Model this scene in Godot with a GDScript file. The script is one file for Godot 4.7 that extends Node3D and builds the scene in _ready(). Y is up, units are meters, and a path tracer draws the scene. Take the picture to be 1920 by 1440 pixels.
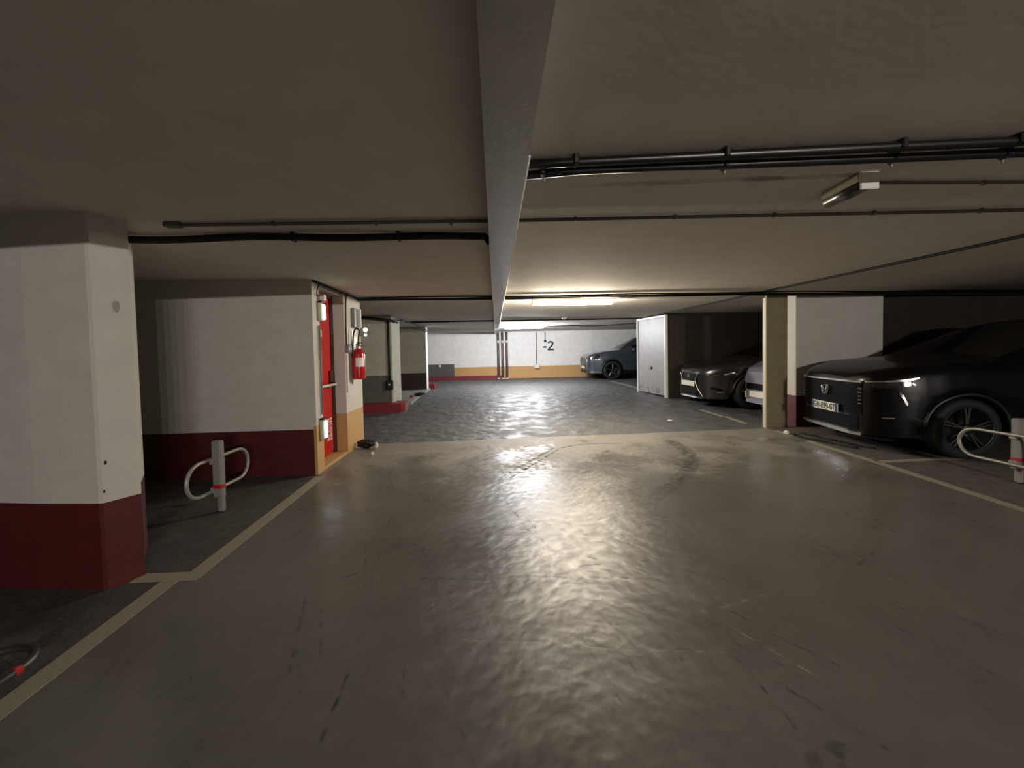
extends Node3D
# Underground car park. X to the right of the aisle, y up, depth d = -z along the aisle. Metres.

var used := {}
var M := {}
var rng := RandomNumberGenerator.new()

# ------------------------------------------------------------------ small helpers
func V(x: float, y: float, d: float) -> Vector3:
	return Vector3(x, y, -d)

func numbered(called: String) -> String:
	if not used.has(called):
		used[called] = 0
		return called
	used[called] += 1
	return "%s_%03d" % [called, used[called]]

func tag(o: Node3D, label: String, category: String, group := "", kind := "") -> Node3D:
	o.set_meta("label", label)
	o.set_meta("category", category)
	if group != "":
		o.set_meta("group", group)
	if kind != "":
		o.set_meta("kind", kind)
	return o

func base(called: String, at: Vector3, label: String, category: String, group := "", kind := "") -> Node3D:
	var o := Node3D.new()
	o.name = numbered(called)
	add_child(o)
	o.position = at
	return tag(o, label, category, group, kind)

func new_st(smooth := false) -> SurfaceTool:
	var st := SurfaceTool.new()
	st.begin(Mesh.PRIMITIVE_TRIANGLES)
	st.set_smooth_group(0 if smooth else -1)
	return st

func build(st: SurfaceTool, called: String, m: Material, parent: Node3D) -> MeshInstance3D:
	st.generate_normals()
	var o := MeshInstance3D.new()
	o.mesh = st.commit()
	o.material_override = m
	if parent == self:
		o.name = numbered(called)
		add_child(o)
	else:
		o.name = called
		parent.add_child(o, true)
	return o

# one triangle whose front faces the side that `out` points to (front = clockwise)
func tri(st: SurfaceTool, a: Vector3, b: Vector3, c: Vector3, out: Vector3) -> void:
	var n := (b - a).cross(c - a)
	if n.dot(out) > 0.0:
		st.add_vertex(a); st.add_vertex(c); st.add_vertex(b)
	else:
		st.add_vertex(a); st.add_vertex(b); st.add_vertex(c)

func quad(st: SurfaceTool, a: Vector3, b: Vector3, c: Vector3, d: Vector3, out: Vector3) -> void:
	if (a - c).length() < (b - d).length():
		tri(st, a, b, c, out); tri(st, a, c, d, out)
	else:
		tri(st, b, c, d, out); tri(st, b, d, a, out)

# chamfered box
func bx(st: SurfaceTool, at: Vector3, size: Vector3, bev := 0.0, bas := Basis.IDENTITY) -> void:
	var h := size * 0.5
	var r: float = min(bev, min(h.x, min(h.y, h.z)) * 0.9)
	var f := func(p: Vector3) -> Vector3: return at + bas * p
	for ax in 3:
		var u := (ax + 1) % 3
		var w := (ax + 2) % 3
		for s in [-1.0, 1.0]:
			var pts := []
			for k in [[-1, -1], [1, -1], [1, 1], [-1, 1]]:
				var p := Vector3.ZERO
				p[ax] = s * h[ax]; p[u] = k[0] * (h[u] - r); p[w] = k[1] * (h[w] - r)
				pts.append(f.call(p))
			var n := Vector3.ZERO
			n[ax] = s
			quad(st, pts[0], pts[1], pts[2], pts[3], bas * n)
	if r <= 0.0:
		return
	for ax in 3:
		var u := (ax + 1) % 3
		var w := (ax + 2) % 3
		for su in [-1.0, 1.0]:
			for sw in [-1.0, 1.0]:
				var pts := []
				for k in [[-1, 0], [1, 0], [1, 1], [-1, 1]]:
					var p := Vector3.ZERO
					p[ax] = k[0] * (h[ax] - r)
					p[u] = su * (h[u] if k[1] == 0 else h[u] - r)
					p[w] = sw * (h[w] - r if k[1] == 0 else h[w])
					pts.append(f.call(p))
				var n := Vector3.ZERO
				n[u] = su; n[w] = sw
				quad(st, pts[0], pts[1], pts[2], pts[3], bas * n)
	for sx in [-1.0, 1.0]:
		for sy in [-1.0, 1.0]:
			for sz in [-1.0, 1.0]:
				var a: Vector3 = f.call(Vector3(sx * h.x, sy * (h.y - r), sz * (h.z - r)))
				var b: Vector3 = f.call(Vector3(sx * (h.x - r), sy * h.y, sz * (h.z - r)))
				var c: Vector3 = f.call(Vector3(sx * (h.x - r), sy * (h.y - r), sz * h.z))
				tri(st, a, b, c, bas * Vector3(sx, sy, sz))

func box_part(called: String, at: Vector3, size: Vector3, m: Material, parent: Node3D, bev := 0.0, bas := Basis.IDENTITY) -> MeshInstance3D:
	var st := new_st()
	bx(st, at, size, bev, bas)
	return build(st, called, m, parent)

# upright prism over a plan polygon [(X, d), ...] between heights
func prism(st: SurfaceTool, poly: Array, y0: float, y1: float) -> void:
	var pv := PackedVector2Array()
	for q in poly:
		pv.append(Vector2(q[0], q[1]))
	var cen := Vector2.ZERO
	for q in pv:
		cen += q / pv.size()
	var idx := Geometry2D.triangulate_polygon(pv)
	for i in range(0, idx.size(), 3):
		var a := pv[idx[i]]; var b := pv[idx[i + 1]]; var c := pv[idx[i + 2]]
		tri(st, V(a.x, y1, a.y), V(b.x, y1, b.y), V(c.x, y1, c.y), Vector3.UP)
		tri(st, V(a.x, y0, a.y), V(b.x, y0, b.y), V(c.x, y0, c.y), Vector3.DOWN)
	var cw := Geometry2D.is_polygon_clockwise(pv)
	for i in pv.size():
		var a := pv[i]; var b := pv[(i + 1) % pv.size()]
		var e := b - a
		var n := Vector2(e.y, -e.x) * (-1.0 if cw else 1.0)
		quad(st, V(a.x, y0, a.y), V(b.x, y0, b.y), V(b.x, y1, b.y), V(a.x, y1, a.y), V(n.x, 0, n.y))

func floor_y(d: float) -> float:
	return clampf((d - 5.8) * 0.11 / 4.2, 0.0, 0.11)

# slab that follows the floor; UV is the plan position in metres scaled into uv0..uv1
func slab(poly: Array, thick: float, lift: float, uvr := [0.0, 0.0, 1.0, 1.0]) -> SurfaceTool:
	var st := new_st()
	var pv := PackedVector2Array()
	for q in poly:
		pv.append(Vector2(q[0], q[1]))
	var idx := Geometry2D.triangulate_polygon(pv)
	var put := func(p: Vector2, up: bool) -> void:
		st.set_uv(Vector2((p.x - uvr[0]) / uvr[2], (p.y - uvr[1]) / uvr[3]))
		st.add_vertex(V(p.x, floor_y(p.y) + (lift if up else lift - thick), p.y))
	for i in range(0, idx.size(), 3):
		var a := pv[idx[i]]; var b := pv[idx[i + 1]]; var c := pv[idx[i + 2]]
		var n := (V(b.x, 0, b.y) - V(a.x, 0, a.y)).cross(V(c.x, 0, c.y) - V(a.x, 0, a.y))
		if n.y > 0.0:
			var t := b; b = c; c = t
		put.call(a, true); put.call(b, true); put.call(c, true)
		put.call(a, false); put.call(c, false); put.call(b, false)
	var cw := Geometry2D.is_polygon_clockwise(pv)
	for i in pv.size():
		var a := pv[i]; var b := pv[(i + 1) % pv.size()]
		if cw:
			var t := a; a = b; b = t
		put.call(a, true); put.call(b, false); put.call(b, true)
		put.call(a, true); put.call(a, false); put.call(b, false)
	return st

# strip of paint lying on the floor along a plan polyline, width to the side `side`
func stripe(a: Array, b: Array, w: float, h := 0.002) -> SurfaceTool:
	var p := Vector2(a[0], a[1]); var q := Vector2(b[0], b[1])
	var n := (q - p).normalized()
	n = Vector2(n.y, -n.x) * w
	return slab([[p.x, p.y], [q.x, q.y], [q.x + n.x, q.y + n.y], [p.x + n.x, p.y + n.y]], h + 0.004, h)

# round tube along points
func tube(st: SurfaceTool, pts: Array, r: float, sides := 8, caps := true) -> void:
	var n := pts.size()
	var up := Vector3.UP
	var rings := []
	for i in n:
		var t: Vector3 = (pts[min(i + 1, n - 1)] - pts[max(i - 1, 0)]).normalized()
		if i == 0:
			up = Vector3.UP if absf(t.y) < 0.9 else Vector3.RIGHT
		var x := t.cross(up).normalized()
		up = x.cross(t).normalized()
		var ring := []
		for k in sides:
			var a := TAU * k / sides
			ring.append(pts[i] + (x * cos(a) + up * sin(a)) * r)
		rings.append(ring)
	for i in n - 1:
		var mid: Vector3 = (pts[i] + pts[i + 1]) * 0.5
		for k in sides:
			var k2 := (k + 1) % sides
			var c: Vector3 = (rings[i][k] + rings[i + 1][k2]) * 0.5
			quad(st, rings[i][k], rings[i][k2], rings[i + 1][k2], rings[i + 1][k], c - mid)
	if caps:
		for k in sides:
			tri(st, pts[0], rings[0][k], rings[0][(k + 1) % sides], pts[0] - pts[1])
			tri(st, pts[n - 1], rings[n - 1][k], rings[n - 1][(k + 1) % sides], pts[n - 1] - pts[n - 2])

func tube_part(called: String, pts: Array, r: float, m: Material, parent: Node3D, sides := 8) -> MeshInstance3D:
	var st := new_st(true)
	tube(st, pts, r, sides)
	return build(st, called, m, parent)

# lathe: profile [(radius, along)], about axis `ax` from point `at`
func lathe(st: SurfaceTool, at: Vector3, ax: Vector3, prof: Array, sides := 20) -> void:
	var x := ax.cross(Vector3.UP if absf(ax.y) < 0.9 else Vector3.RIGHT).normalized()
	var y := x.cross(ax).normalized()
	for i in prof.size() - 1:
		var e := Vector2(prof[i + 1][0] - prof[i][0], prof[i + 1][1] - prof[i][1])
		for k in sides:
			var a := TAU * k / sides; var b := TAU * (k + 1) / sides
			var da := x * cos(a) + y * sin(a); var db := x * cos(b) + y * sin(b)
			var mid := (da + db).normalized()
			var out := mid * e.y - ax * e.x
			var p0: Vector3 = at + da * prof[i][0] + ax * prof[i][1]
			var p1: Vector3 = at + db * prof[i][0] + ax * prof[i][1]
			var p2: Vector3 = at + db * prof[i + 1][0] + ax * prof[i + 1][1]
			var p3: Vector3 = at + da * prof[i + 1][0] + ax * prof[i + 1][1]
			if prof[i][0] > 1e-5:
				tri(st, p0, p1, p2, out)
			if prof[i + 1][0] > 1e-5:
				tri(st, p0, p2, p3, out)

func smooth_path(ctrl: Array, per: int) -> Array:
	var out := []
	var n := ctrl.size()
	for i in n - 1:
		for k in per:
			var t := float(k) / per
			var p0: Vector3 = ctrl[max(i - 1, 0)]; var p1: Vector3 = ctrl[i]
			var p2: Vector3 = ctrl[i + 1]; var p3: Vector3 = ctrl[min(i + 2, n - 1)]
			out.append(p1.cubic_interpolate(p2, p0, p3, t))
	out.append(ctrl[n - 1])
	return out

func lettering(text: String, height: float, m: Material, parent: Node3D, at: Vector3, bas: Basis, called := "lettering", font_name := "Droid Sans", weight := 700, squeeze := 1.0) -> MeshInstance3D:
	var tm := TextMesh.new()
	var f := SystemFont.new()
	f.font_names = PackedStringArray([font_name])
	f.font_weight = weight
	tm.font = f
	tm.text = text
	tm.font_size = 64
	tm.pixel_size = height / 46.0
	tm.depth = 0.002
	tm.curve_step = 2.0
	var o := MeshInstance3D.new()
	o.mesh = tm
	o.material_override = m
	o.name = called
	parent.add_child(o, true)
	o.transform = Transform3D(bas * Basis.from_scale(Vector3(squeeze, 1, 1)), at)
	return o

# ------------------------------------------------------------------ materials
func noise_image(seed_: int, size: int, freq: float, octaves := 4, kind := FastNoiseLite.TYPE_SIMPLEX_SMOOTH) -> Image:
	var n := FastNoiseLite.new()
	n.seed = seed_
	n.noise_type = kind
	n.frequency = freq
	n.fractal_octaves = octaves
	return n.get_seamless_image(size, size)

func tint_texture(img: Image, lo: Color, hi: Color) -> ImageTexture:
	var src := img.duplicate() as Image
	src.convert(Image.FORMAT_L8)
	var d := src.get_data()
	var out := PackedByteArray()
	out.resize(d.size() * 3)
	var lut := []
	for i in 256:
		lut.append(lo.lerp(hi, i / 255.0))
	for i in d.size():
		var c: Color = lut[d[i]]
		out[i * 3] = c.r8; out[i * 3 + 1] = c.g8; out[i * 3 + 2] = c.b8
	var im := Image.create_from_data(src.get_width(), src.get_height(), false, Image.FORMAT_RGB8, out)
	im.generate_mipmaps()
	return ImageTexture.create_from_image(im)

func bump_texture(img: Image, amount: float) -> ImageTexture:
	var im := img.duplicate() as Image
	im.convert(Image.FORMAT_RGBA8)
	im.bump_map_to_normal_map(amount)
	return ImageTexture.create_from_image(im)

func plain(c: Color, rough: float, metal := 0.0, coat := 0.0) -> StandardMaterial3D:
	var m := StandardMaterial3D.new()
	m.albedo_color = c
	m.roughness = rough
	m.metallic = metal
	if coat > 0.0:
		m.clearcoat_enabled = true
		m.clearcoat = coat
		m.clearcoat_roughness = 0.04
	return m

# rough painted or cast surface: mottled colour and fine relief, mapped in world space
func masonry(tex: Texture2D, nrm: Texture2D, rough: float, scale: float, nscale := 0.5, tint := Color.WHITE) -> StandardMaterial3D:
	var m := StandardMaterial3D.new()
	m.albedo_texture = tex
	m.albedo_color = tint
	m.roughness = rough
	m.normal_enabled = true
	m.normal_texture = nrm
	m.normal_scale = nscale
	m.uv1_triplanar = true
	m.uv1_world_triplanar = true
	m.uv1_scale = Vector3.ONE * scale
	return m

func glow(c: Color, e: float) -> StandardMaterial3D:
	var m := plain(c, 0.4)
	m.emission_enabled = true
	m.emission = c
	m.emission_energy_multiplier = e
	return m

func materials() -> void:
	var mott := noise_image(3, 512, 0.012, 5)
	var fine := noise_image(7, 512, 0.09, 4)
	var fine_n := bump_texture(fine, 2.0)
	var soft_n := bump_texture(noise_image(11, 512, 0.02, 3), 4.0)
	M.fine_n = fine_n
	M.soft_n = soft_n
	M.white_wall = masonry(tint_texture(mott, Color(0.70, 0.68, 0.645), Color(0.74, 0.72, 0.685)), fine_n, 0.75, 0.7, 0.2)
	M.filler = plain(Color(0.56, 0.54, 0.49), 0.8)
	M.far_wall = masonry(tint_texture(mott, Color(0.79, 0.79, 0.78), Color(0.85, 0.85, 0.84)), fine_n, 0.75, 0.5, 0.2)
	M.grey_wall = masonry(tint_texture(mott, Color(0.57, 0.56, 0.52), Color(0.63, 0.62, 0.58)), fine_n, 0.8, 0.6, 0.25)
	M.red_dado = masonry(tint_texture(mott, Color(0.26, 0.065, 0.055), Color(0.31, 0.085, 0.07)), fine_n, 0.55, 0.7, 0.3)
	M.maroon_dado = masonry(tint_texture(mott, Color(0.11, 0.035, 0.04), Color(0.14, 0.05, 0.05)), fine_n, 0.6, 0.7, 0.3)
	M.ochre = masonry(tint_texture(fine, Color(0.64, 0.50, 0.31), Color(0.72, 0.57, 0.37)), fine_n, 0.7, 1.5, 0.35)
	M.grey_dado = masonry(tint_texture(mott, Color(0.27, 0.27, 0.26), Color(0.32, 0.32, 0.31)), fine_n, 0.7, 0.7, 0.3)
	M.kerb_red = masonry(tint_texture(fine, Color(0.36, 0.07, 0.11), Color(0.47, 0.11, 0.15)), fine_n, 0.6, 1.2, 0.4)
	M.olive = masonry(tint_texture(mott, Color(0.46, 0.42, 0.31), Color(0.52, 0.475, 0.355)), fine_n, 0.6, 0.7, 0.2)
	M.ceiling = masonry(tint_texture(mott, Color(0.81, 0.78, 0.74), Color(0.85, 0.82, 0.78)), fine_n, 0.85, 0.45, 0.05)
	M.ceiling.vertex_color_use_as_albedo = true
	M.beam = masonry(tint_texture(mott, Color(0.62, 0.61, 0.59), Color(0.68, 0.67, 0.65)), fine_n, 0.3, 0.8, 0.06)
	M.asphalt = masonry(tint_texture(fine, Color(0.25, 0.255, 0.26), Color(0.34, 0.345, 0.35)), bump_texture(noise_image(31, 512, 0.022, 3), 8.0), 1.0, 0.22, 0.36)
	M.asphalt.roughness_texture = tint_texture(noise_image(33, 512, 0.02, 4), Color(0.38, 0.38, 0.38), Color(0.82, 0.82, 0.82))
	M.asphalt.roughness_texture_channel = BaseMaterial3D.TEXTURE_CHANNEL_RED
	M.bay = masonry(tint_texture(mott, Color(0.235, 0.22, 0.21), Color(0.32, 0.305, 0.29)), fine_n, 0.65, 0.8, 0.5)
	M.bay_right = masonry(tint_texture(mott, Color(0.31, 0.295, 0.275), Color(0.40, 0.38, 0.355)), fine_n, 0.6, 0.8, 0.4)  # paler tone of the bay concrete, for the right-hand bays
	M.pavement = masonry(tint_texture(mott, Color(0.42, 0.42, 0.40), Color(0.52, 0.52, 0.49)), fine_n, 0.7, 1.0, 0.5)
	M.line = masonry(tint_texture(fine, Color(0.50, 0.475, 0.41), Color(0.64, 0.61, 0.54)), fine_n, 0.6, 2.0, 0.4)
	M.coat_plain = masonry(tint_texture(mott, Color(0.355, 0.34, 0.315), Color(0.40, 0.385, 0.36)), soft_n, 0.4, 0.6, 0.2)
	M.black_pvc = plain(Color(0.06, 0.06, 0.065), 0.35)
	M.black_cable = plain(Color(0.03, 0.029, 0.027), 0.8)
	M.conduit = plain(Color(0.36, 0.34, 0.31), 0.55)
	M.galv = plain(Color(0.56, 0.55, 0.52), 0.42, 0.35)
	M.post_grey = plain(Color(0.47, 0.46, 0.435), 0.5)
	M.tape_red = plain(Color(0.62, 0.05, 0.06), 0.5)
	M.white_plastic = plain(Color(0.80, 0.78, 0.73), 0.4)
	M.ivory = plain(Color(0.72, 0.69, 0.60), 0.45)
	M.grey_plastic = plain(Color(0.45, 0.45, 0.44), 0.5)
	M.dark_plastic = plain(Color(0.17, 0.17, 0.165), 0.45)
	M.black_plastic = plain(Color(0.035, 0.035, 0.037), 0.45)
	M.rubber = plain(Color(0.03, 0.03, 0.03), 0.75)
	M.chrome = plain(Color(0.82, 0.82, 0.82), 0.12, 1.0)
	M.dull_chrome = plain(Color(0.66, 0.65, 0.62), 0.3, 1.0)
	M.alloy = plain(Color(0.50, 0.50, 0.50), 0.3, 1.0)
	M.steel = plain(Color(0.78, 0.77, 0.74), 0.3, 0.8)
	M.door_red = masonry(tint_texture(mott, Color(0.62, 0.07, 0.06), Color(0.74, 0.11, 0.09)), fine_n, 0.4, 1.0, 0.15)
	M.frame_red = plain(Color(0.28, 0.07, 0.07), 0.5)
	M.ext_red = plain(Color(0.66, 0.05, 0.06), 0.22, 0.0, 0.6)
	M.label_white = plain(Color(0.85, 0.83, 0.80), 0.5)
	M.paper = plain(Color(0.86, 0.84, 0.78), 0.8)
	M.wood = plain(Color(0.66, 0.50, 0.34), 0.7)
	M.bag_black = plain(Color(0.03, 0.03, 0.032), 0.4)
	M.pipe_brown = plain(Color(0.34, 0.28, 0.27), 0.5)
	M.sheet_metal = masonry(tint_texture(mott, Color(0.60, 0.60, 0.60), Color(0.70, 0.70, 0.70)), fine_n, 0.45, 1.2, 0.15)
	M.sheet_grimy = grimy_sheet()
	M.sheet_frame = plain(Color(0.78, 0.78, 0.78), 0.4)
	M.rust_shade_wall = masonry(tint_texture(mott, Color(0.12, 0.09, 0.075), Color(0.17, 0.13, 0.11)), fine_n, 0.8, 0.8, 0.5)  # rusty brown; also carries the painted shade of the wall behind the black car
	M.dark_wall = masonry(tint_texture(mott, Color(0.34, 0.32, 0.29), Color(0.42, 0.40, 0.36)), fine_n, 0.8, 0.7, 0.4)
	M.print = plain(Color(0.10, 0.10, 0.105), 0.7)
	M.glass_dark = plain(Color(0.015, 0.016, 0.017), 0.06)
	M.lens = plain(Color(0.20, 0.20, 0.21), 0.08, 0.6)
	M.plate_white = plain(Color(0.80, 0.80, 0.76), 0.35)
	M.plate_blue = plain(Color(0.08, 0.10, 0.32), 0.4)
	M.plate_ink = plain(Color(0.05, 0.05, 0.05), 0.5)
	M.grille_black = plain(Color(0.012, 0.012, 0.013), 0.6)
	M.grille_black.metallic_specular = 0.2
	M.paint_black = plain(Color(0.008, 0.008, 0.010), 0.35, 0.0, 0.2)
	M.paint_black.metallic_specular = 0.3
	M.paint_slate = plain(Color(0.22, 0.25, 0.28), 0.3, 0.3, 1.0)
	M.paint_graphite = plain(Color(0.075, 0.075, 0.085), 0.32, 0.0, 0.7)
	M.paint_lilac = plain(Color(0.42, 0.41, 0.46), 0.35, 0.2, 1.0)

# grey steel sheet with speckled grime splashed over its lower third, mapped by height in world space
func grimy_sheet() -> StandardMaterial3D:
	var S := 256
	var a := noise_image(41, S, 0.03, 5); a.convert(Image.FORMAT_L8)
	var b := noise_image(42, S, 0.15, 3); b.convert(Image.FORMAT_L8)
	var da := a.get_data(); var db := b.get_data()
	var out := PackedByteArray(); out.resize(S * S * 3)
	for y in S:
		for x in S:
			var i := y * S + x
			var splash: float = clampf((y / 255.0 - 0.60) * 3.0, 0.0, 1.0)
			var g: float = clampf((da[i] / 255.0 * 0.6 + db[i] / 255.0 * 0.6 + splash * 0.45 - 0.88) * 4.0, 0.0, 1.0)
			var k: float = (140.0 + 14.0 * (da[i] / 255.0 - 0.5)) * (1.0 - 0.42 * g * minf(splash + 0.08, 1.0))
			out[i * 3] = int(k); out[i * 3 + 1] = int(k); out[i * 3 + 2] = int(k * 1.01)
	var m := StandardMaterial3D.new()
	m.albedo_texture = ImageTexture.create_from_image(Image.create_from_data(S, S, false, Image.FORMAT_RGB8, out))
	m.roughness = 0.45
	m.uv1_triplanar = true
	m.uv1_world_triplanar = true
	m.uv1_scale = Vector3.ONE * 0.48
	m.uv1_offset = Vector3(0.0, 0.03, 0.0)
	return m

# coated aisle floor: mottled paint with tyre marks, scuffs and cracks where the floor shows them
const FX := -2.3
const FD := -0.6
const FW := 6.9
const FH := 6.6
func floor_coating() -> StandardMaterial3D:
	var S := 1400
	var n1 := noise_image(21, S, 0.006, 5); n1.convert(Image.FORMAT_L8)
	var n2 := noise_image(22, S, 0.05, 4); n2.convert(Image.FORMAT_L8)
	var a := n1.get_data(); var b := n2.get_data()
	var dirt := PackedFloat32Array(); dirt.resize(S * S)
	var px := S / FW
	var py := S / FH
	var mark := func(pts: Array, width: float, amount: float, grain: float) -> void:
		for i in pts.size() - 1:
			var p := Vector2((pts[i][0] - FX) * px, (pts[i][1] - FD) * py)
			var q := Vector2((pts[i + 1][0] - FX) * px, (pts[i + 1][1] - FD) * py)
			var steps: int = max(1, int(p.distance_to(q)))
			var w: float = width * px * 0.5
			var r := int(ceil(w))
			for s in steps:
				var c := p.lerp(q, float(s) / steps)
				for dy in range(-r, r + 1):
					for dx in range(-r, r + 1):
						var x := int(c.x) + dx; var y := int(c.y) + dy
						if x < 0 or y < 0 or x >= S or y >= S:
							continue
						var dd := sqrt(dx * dx + dy * dy) / maxf(w, 0.7)
						if dd > 1.0:
							continue
						var g: float = b[y * S + x] / 255.0
						var v: float = amount * (1.0 - dd * dd * 0.7) * (1.0 if grain == 0.0 else clampf((g - 0.5 + (1.0 - grain) * 0.5) * 3.0, 0.0, 1.0))
						if absf(v) > absf(dirt[y * S + x]):
							dirt[y * S + x] = v
	# tyre arcs
	mark.call([[2.40, 5.2], [2.38, 4.81], [2.27, 4.33], [1.97, 3.88], [1.60, 3.48], [1.25, 3.15]], 0.17, 0.62, 0.6)
	mark.call([[0.10, 3.85], [0.45, 4.40], [0.80, 4.95]], 0.035, 0.66, 0.5)
	mark.call([[0.02, 3.90], [0.37, 4.45], [0.74, 5.00]], 0.030, 0.60, 0.5)
	mark.call([[0.86, 5.02], [1.05, 5.13], [1.22, 5.17], [1.72, 5.16]], 0.035, 0.75, 0.3)
	mark.call([[-0.35, 4.4], [-0.10, 3.85], [0.02, 3.42], [0.13, 3.02], [0.22, 2.7]], 0.026, 0.32, 0.8)
	mark.call([[-0.28, 4.4], [-0.04, 3.85], [0.09, 3.40], [0.21, 2.95], [0.33, 2.4]], 0.022, 0.28, 0.9)
	mark.call([[2.6, 4.7], [3.1, 4.2], [3.6, 3.85]], 0.05, 0.22, 0.9)
	# joints and cracks across the aisle
	mark.call([[-0.45, 2.20], [-0.1, 2.16], [0.1, 2.18], [0.4, 2.13], [0.62, 2.12], [0.85, 2.08]], 0.03, 0.40, 0.6)
	mark.call([[-0.2, 1.70], [0.2, 1.66], [0.5, 1.60], [0.95, 1.55]], 0.012, -0.28, 0.5)
	mark.call([[0.98, 1.10], [1.08, 1.13]], 0.10, 0.45, 0.9)
	rng.seed = 77
	for k in 170:
		var x := rng.randf_range(-1.2, 2.2); var d := rng.randf_range(1.5, 5.3)
		var l := rng.randf_range(0.1, 0.55)
		var ang := rng.randfn(-1.15, 0.22) if rng.randf() < 0.7 else rng.randfn(0.5, 0.5)
		mark.call([[x, d], [x + cos(ang) * l, d + sin(ang) * l]], rng.randf_range(0.008, 0.018), rng.randf_range(0.2, 0.5) * (1.0 if rng.randf() < 0.75 else -0.8), 0.8)
	var col := PackedByteArray(); col.resize(S * S * 3)
	var rough := PackedByteArray(); rough.resize(S * S)
	var nrm := PackedByteArray(); nrm.resize(S * S * 3)
	for i in S * S:
		var t: float = a[i] / 255.0
		var g: float = b[i] / 255.0
		var k: float = 0.94 + 0.12 * t + 0.06 * (g - 0.5)
		var x := i % S
		var y := i / S
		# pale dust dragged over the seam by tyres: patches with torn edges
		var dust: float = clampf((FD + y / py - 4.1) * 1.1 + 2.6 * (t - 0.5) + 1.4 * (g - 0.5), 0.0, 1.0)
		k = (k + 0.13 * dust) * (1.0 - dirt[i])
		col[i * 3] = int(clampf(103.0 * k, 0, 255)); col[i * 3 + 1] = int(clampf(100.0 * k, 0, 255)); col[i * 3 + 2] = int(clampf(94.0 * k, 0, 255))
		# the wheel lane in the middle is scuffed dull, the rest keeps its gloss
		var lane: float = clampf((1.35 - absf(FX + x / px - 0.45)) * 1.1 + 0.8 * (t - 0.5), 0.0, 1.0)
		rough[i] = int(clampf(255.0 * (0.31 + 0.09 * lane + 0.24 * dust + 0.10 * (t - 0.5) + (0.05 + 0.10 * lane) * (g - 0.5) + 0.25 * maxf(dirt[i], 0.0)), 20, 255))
		# slopes of the uneven surface: long waves, trowel marks along the aisle diagonal, worn grooves
		var xa := maxi(x - 4, 0); var xb := mini(x + 4, S - 1)
		var ya := maxi(y - 4, 0); var yb := mini(y + 4, S - 1)
		var gx: float = (a[y * S + xb] - a[y * S + xa]) * 0.0009 + (b[y * S + mini(x + 2, S - 1)] - b[y * S + maxi(x - 2, 0)]) * (0.0002 + 0.0003 * lane)
		var gy: float = (a[yb * S + x] - a[ya * S + x]) * 0.0009 + (b[mini(y + 2, S - 1) * S + x] - b[maxi(y - 2, 0) * S + x]) * (0.0002 + 0.0003 * lane)
		gx -= (dirt[y * S + mini(x + 1, S - 1)] - dirt[y * S + maxi(x - 1, 0)]) * 0.10
		gy -= (dirt[mini(y + 1, S - 1) * S + x] - dirt[maxi(y - 1, 0) * S + x]) * 0.10
		var nv := Vector3(-gx, -gy, 1.0).normalized()
		nrm[i * 3] = int(clampf(127.5 + 127.5 * nv.x + rng.randf() - 0.5, 0, 255)); nrm[i * 3 + 1] = int(clampf(127.5 + 127.5 * nv.y + rng.randf() - 0.5, 0, 255)); nrm[i * 3 + 2] = int(clampf(127.5 + 127.5 * nv.z, 0, 255))
	var m := StandardMaterial3D.new()
	m.albedo_texture = ImageTexture.create_from_image(Image.create_from_data(S, S, false, Image.FORMAT_RGB8, col))
	m.roughness = 1.0
	m.roughness_texture = ImageTexture.create_from_image(Image.create_from_data(S, S, false, Image.FORMAT_L8, rough))
	m.roughness_texture_channel = BaseMaterial3D.TEXTURE_CHANNEL_RED
	m.normal_enabled = true
	m.normal_texture = ImageTexture.create_from_image(Image.create_from_data(S, S, false, Image.FORMAT_RGB8, nrm))
	m.normal_scale = 1.0
	return m

# ------------------------------------------------------------------ lamps
# fluorescent batten fixed under the ceiling: tray, two end caps, glowing tube
func batten(label: String, at: Vector3, length: float, turn: float, tint: Color, glow_e: float, energy: float, group: String, fat := true) -> Node3D:
	var t := base("fluorescent_lamp", at, label, "lamp", group)
	t.rotation.y = turn
	var r := 0.036 if fat else 0.012
	var y := -0.066 if fat else -0.034
	box_part("tray", Vector3(0, -0.011, 0), Vector3(length, 0.020, 0.09 if fat else 0.05), M.white_plastic, t, 0.006)
	for s in [-1.0, 1.0]:
		box_part("end_cap", Vector3(s * (length * 0.5 - 0.012), y + 0.004, 0), Vector3(0.024, r * 2.0, r * 2.0), M.white_plastic, t, 0.006)
	var st := new_st(true)
	tube(st, [Vector3(-length * 0.5 + 0.02, y, 0), Vector3(length * 0.5 - 0.02, y, 0)], r, 14)
	build(st, "light_tube", glow(tint, glow_e), t)
	for k in 4:
		var l := OmniLight3D.new()
		l.name = "tube_light"
		l.light_color = tint
		l.light_energy = energy / 4.0
		l.light_size = 0.02 if fat else 0.012
		l.omni_range = 40.0
		l.omni_attenuation = 2.0
		l.shadow_enabled = true
		t.add_child(l, true)
		l.position = Vector3((k - 1.5) * length * 0.25, y - r - (0.024 if fat else 0.014), 0)
	return t

# ------------------------------------------------------------------ cars
func tab(t: Array, u: float) -> float:
	if u <= t[0][0]:
		return t[0][1]
	for i in t.size() - 1:
		if u <= t[i + 1][0]:
			var a: float = t[i][1]; var b: float = t[i + 1][1]
			var w: float = (u - t[i][0]) / (t[i + 1][0] - t[i][0])
			return lerpf(a, b, w)
	return t[t.size() - 1][1]

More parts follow.
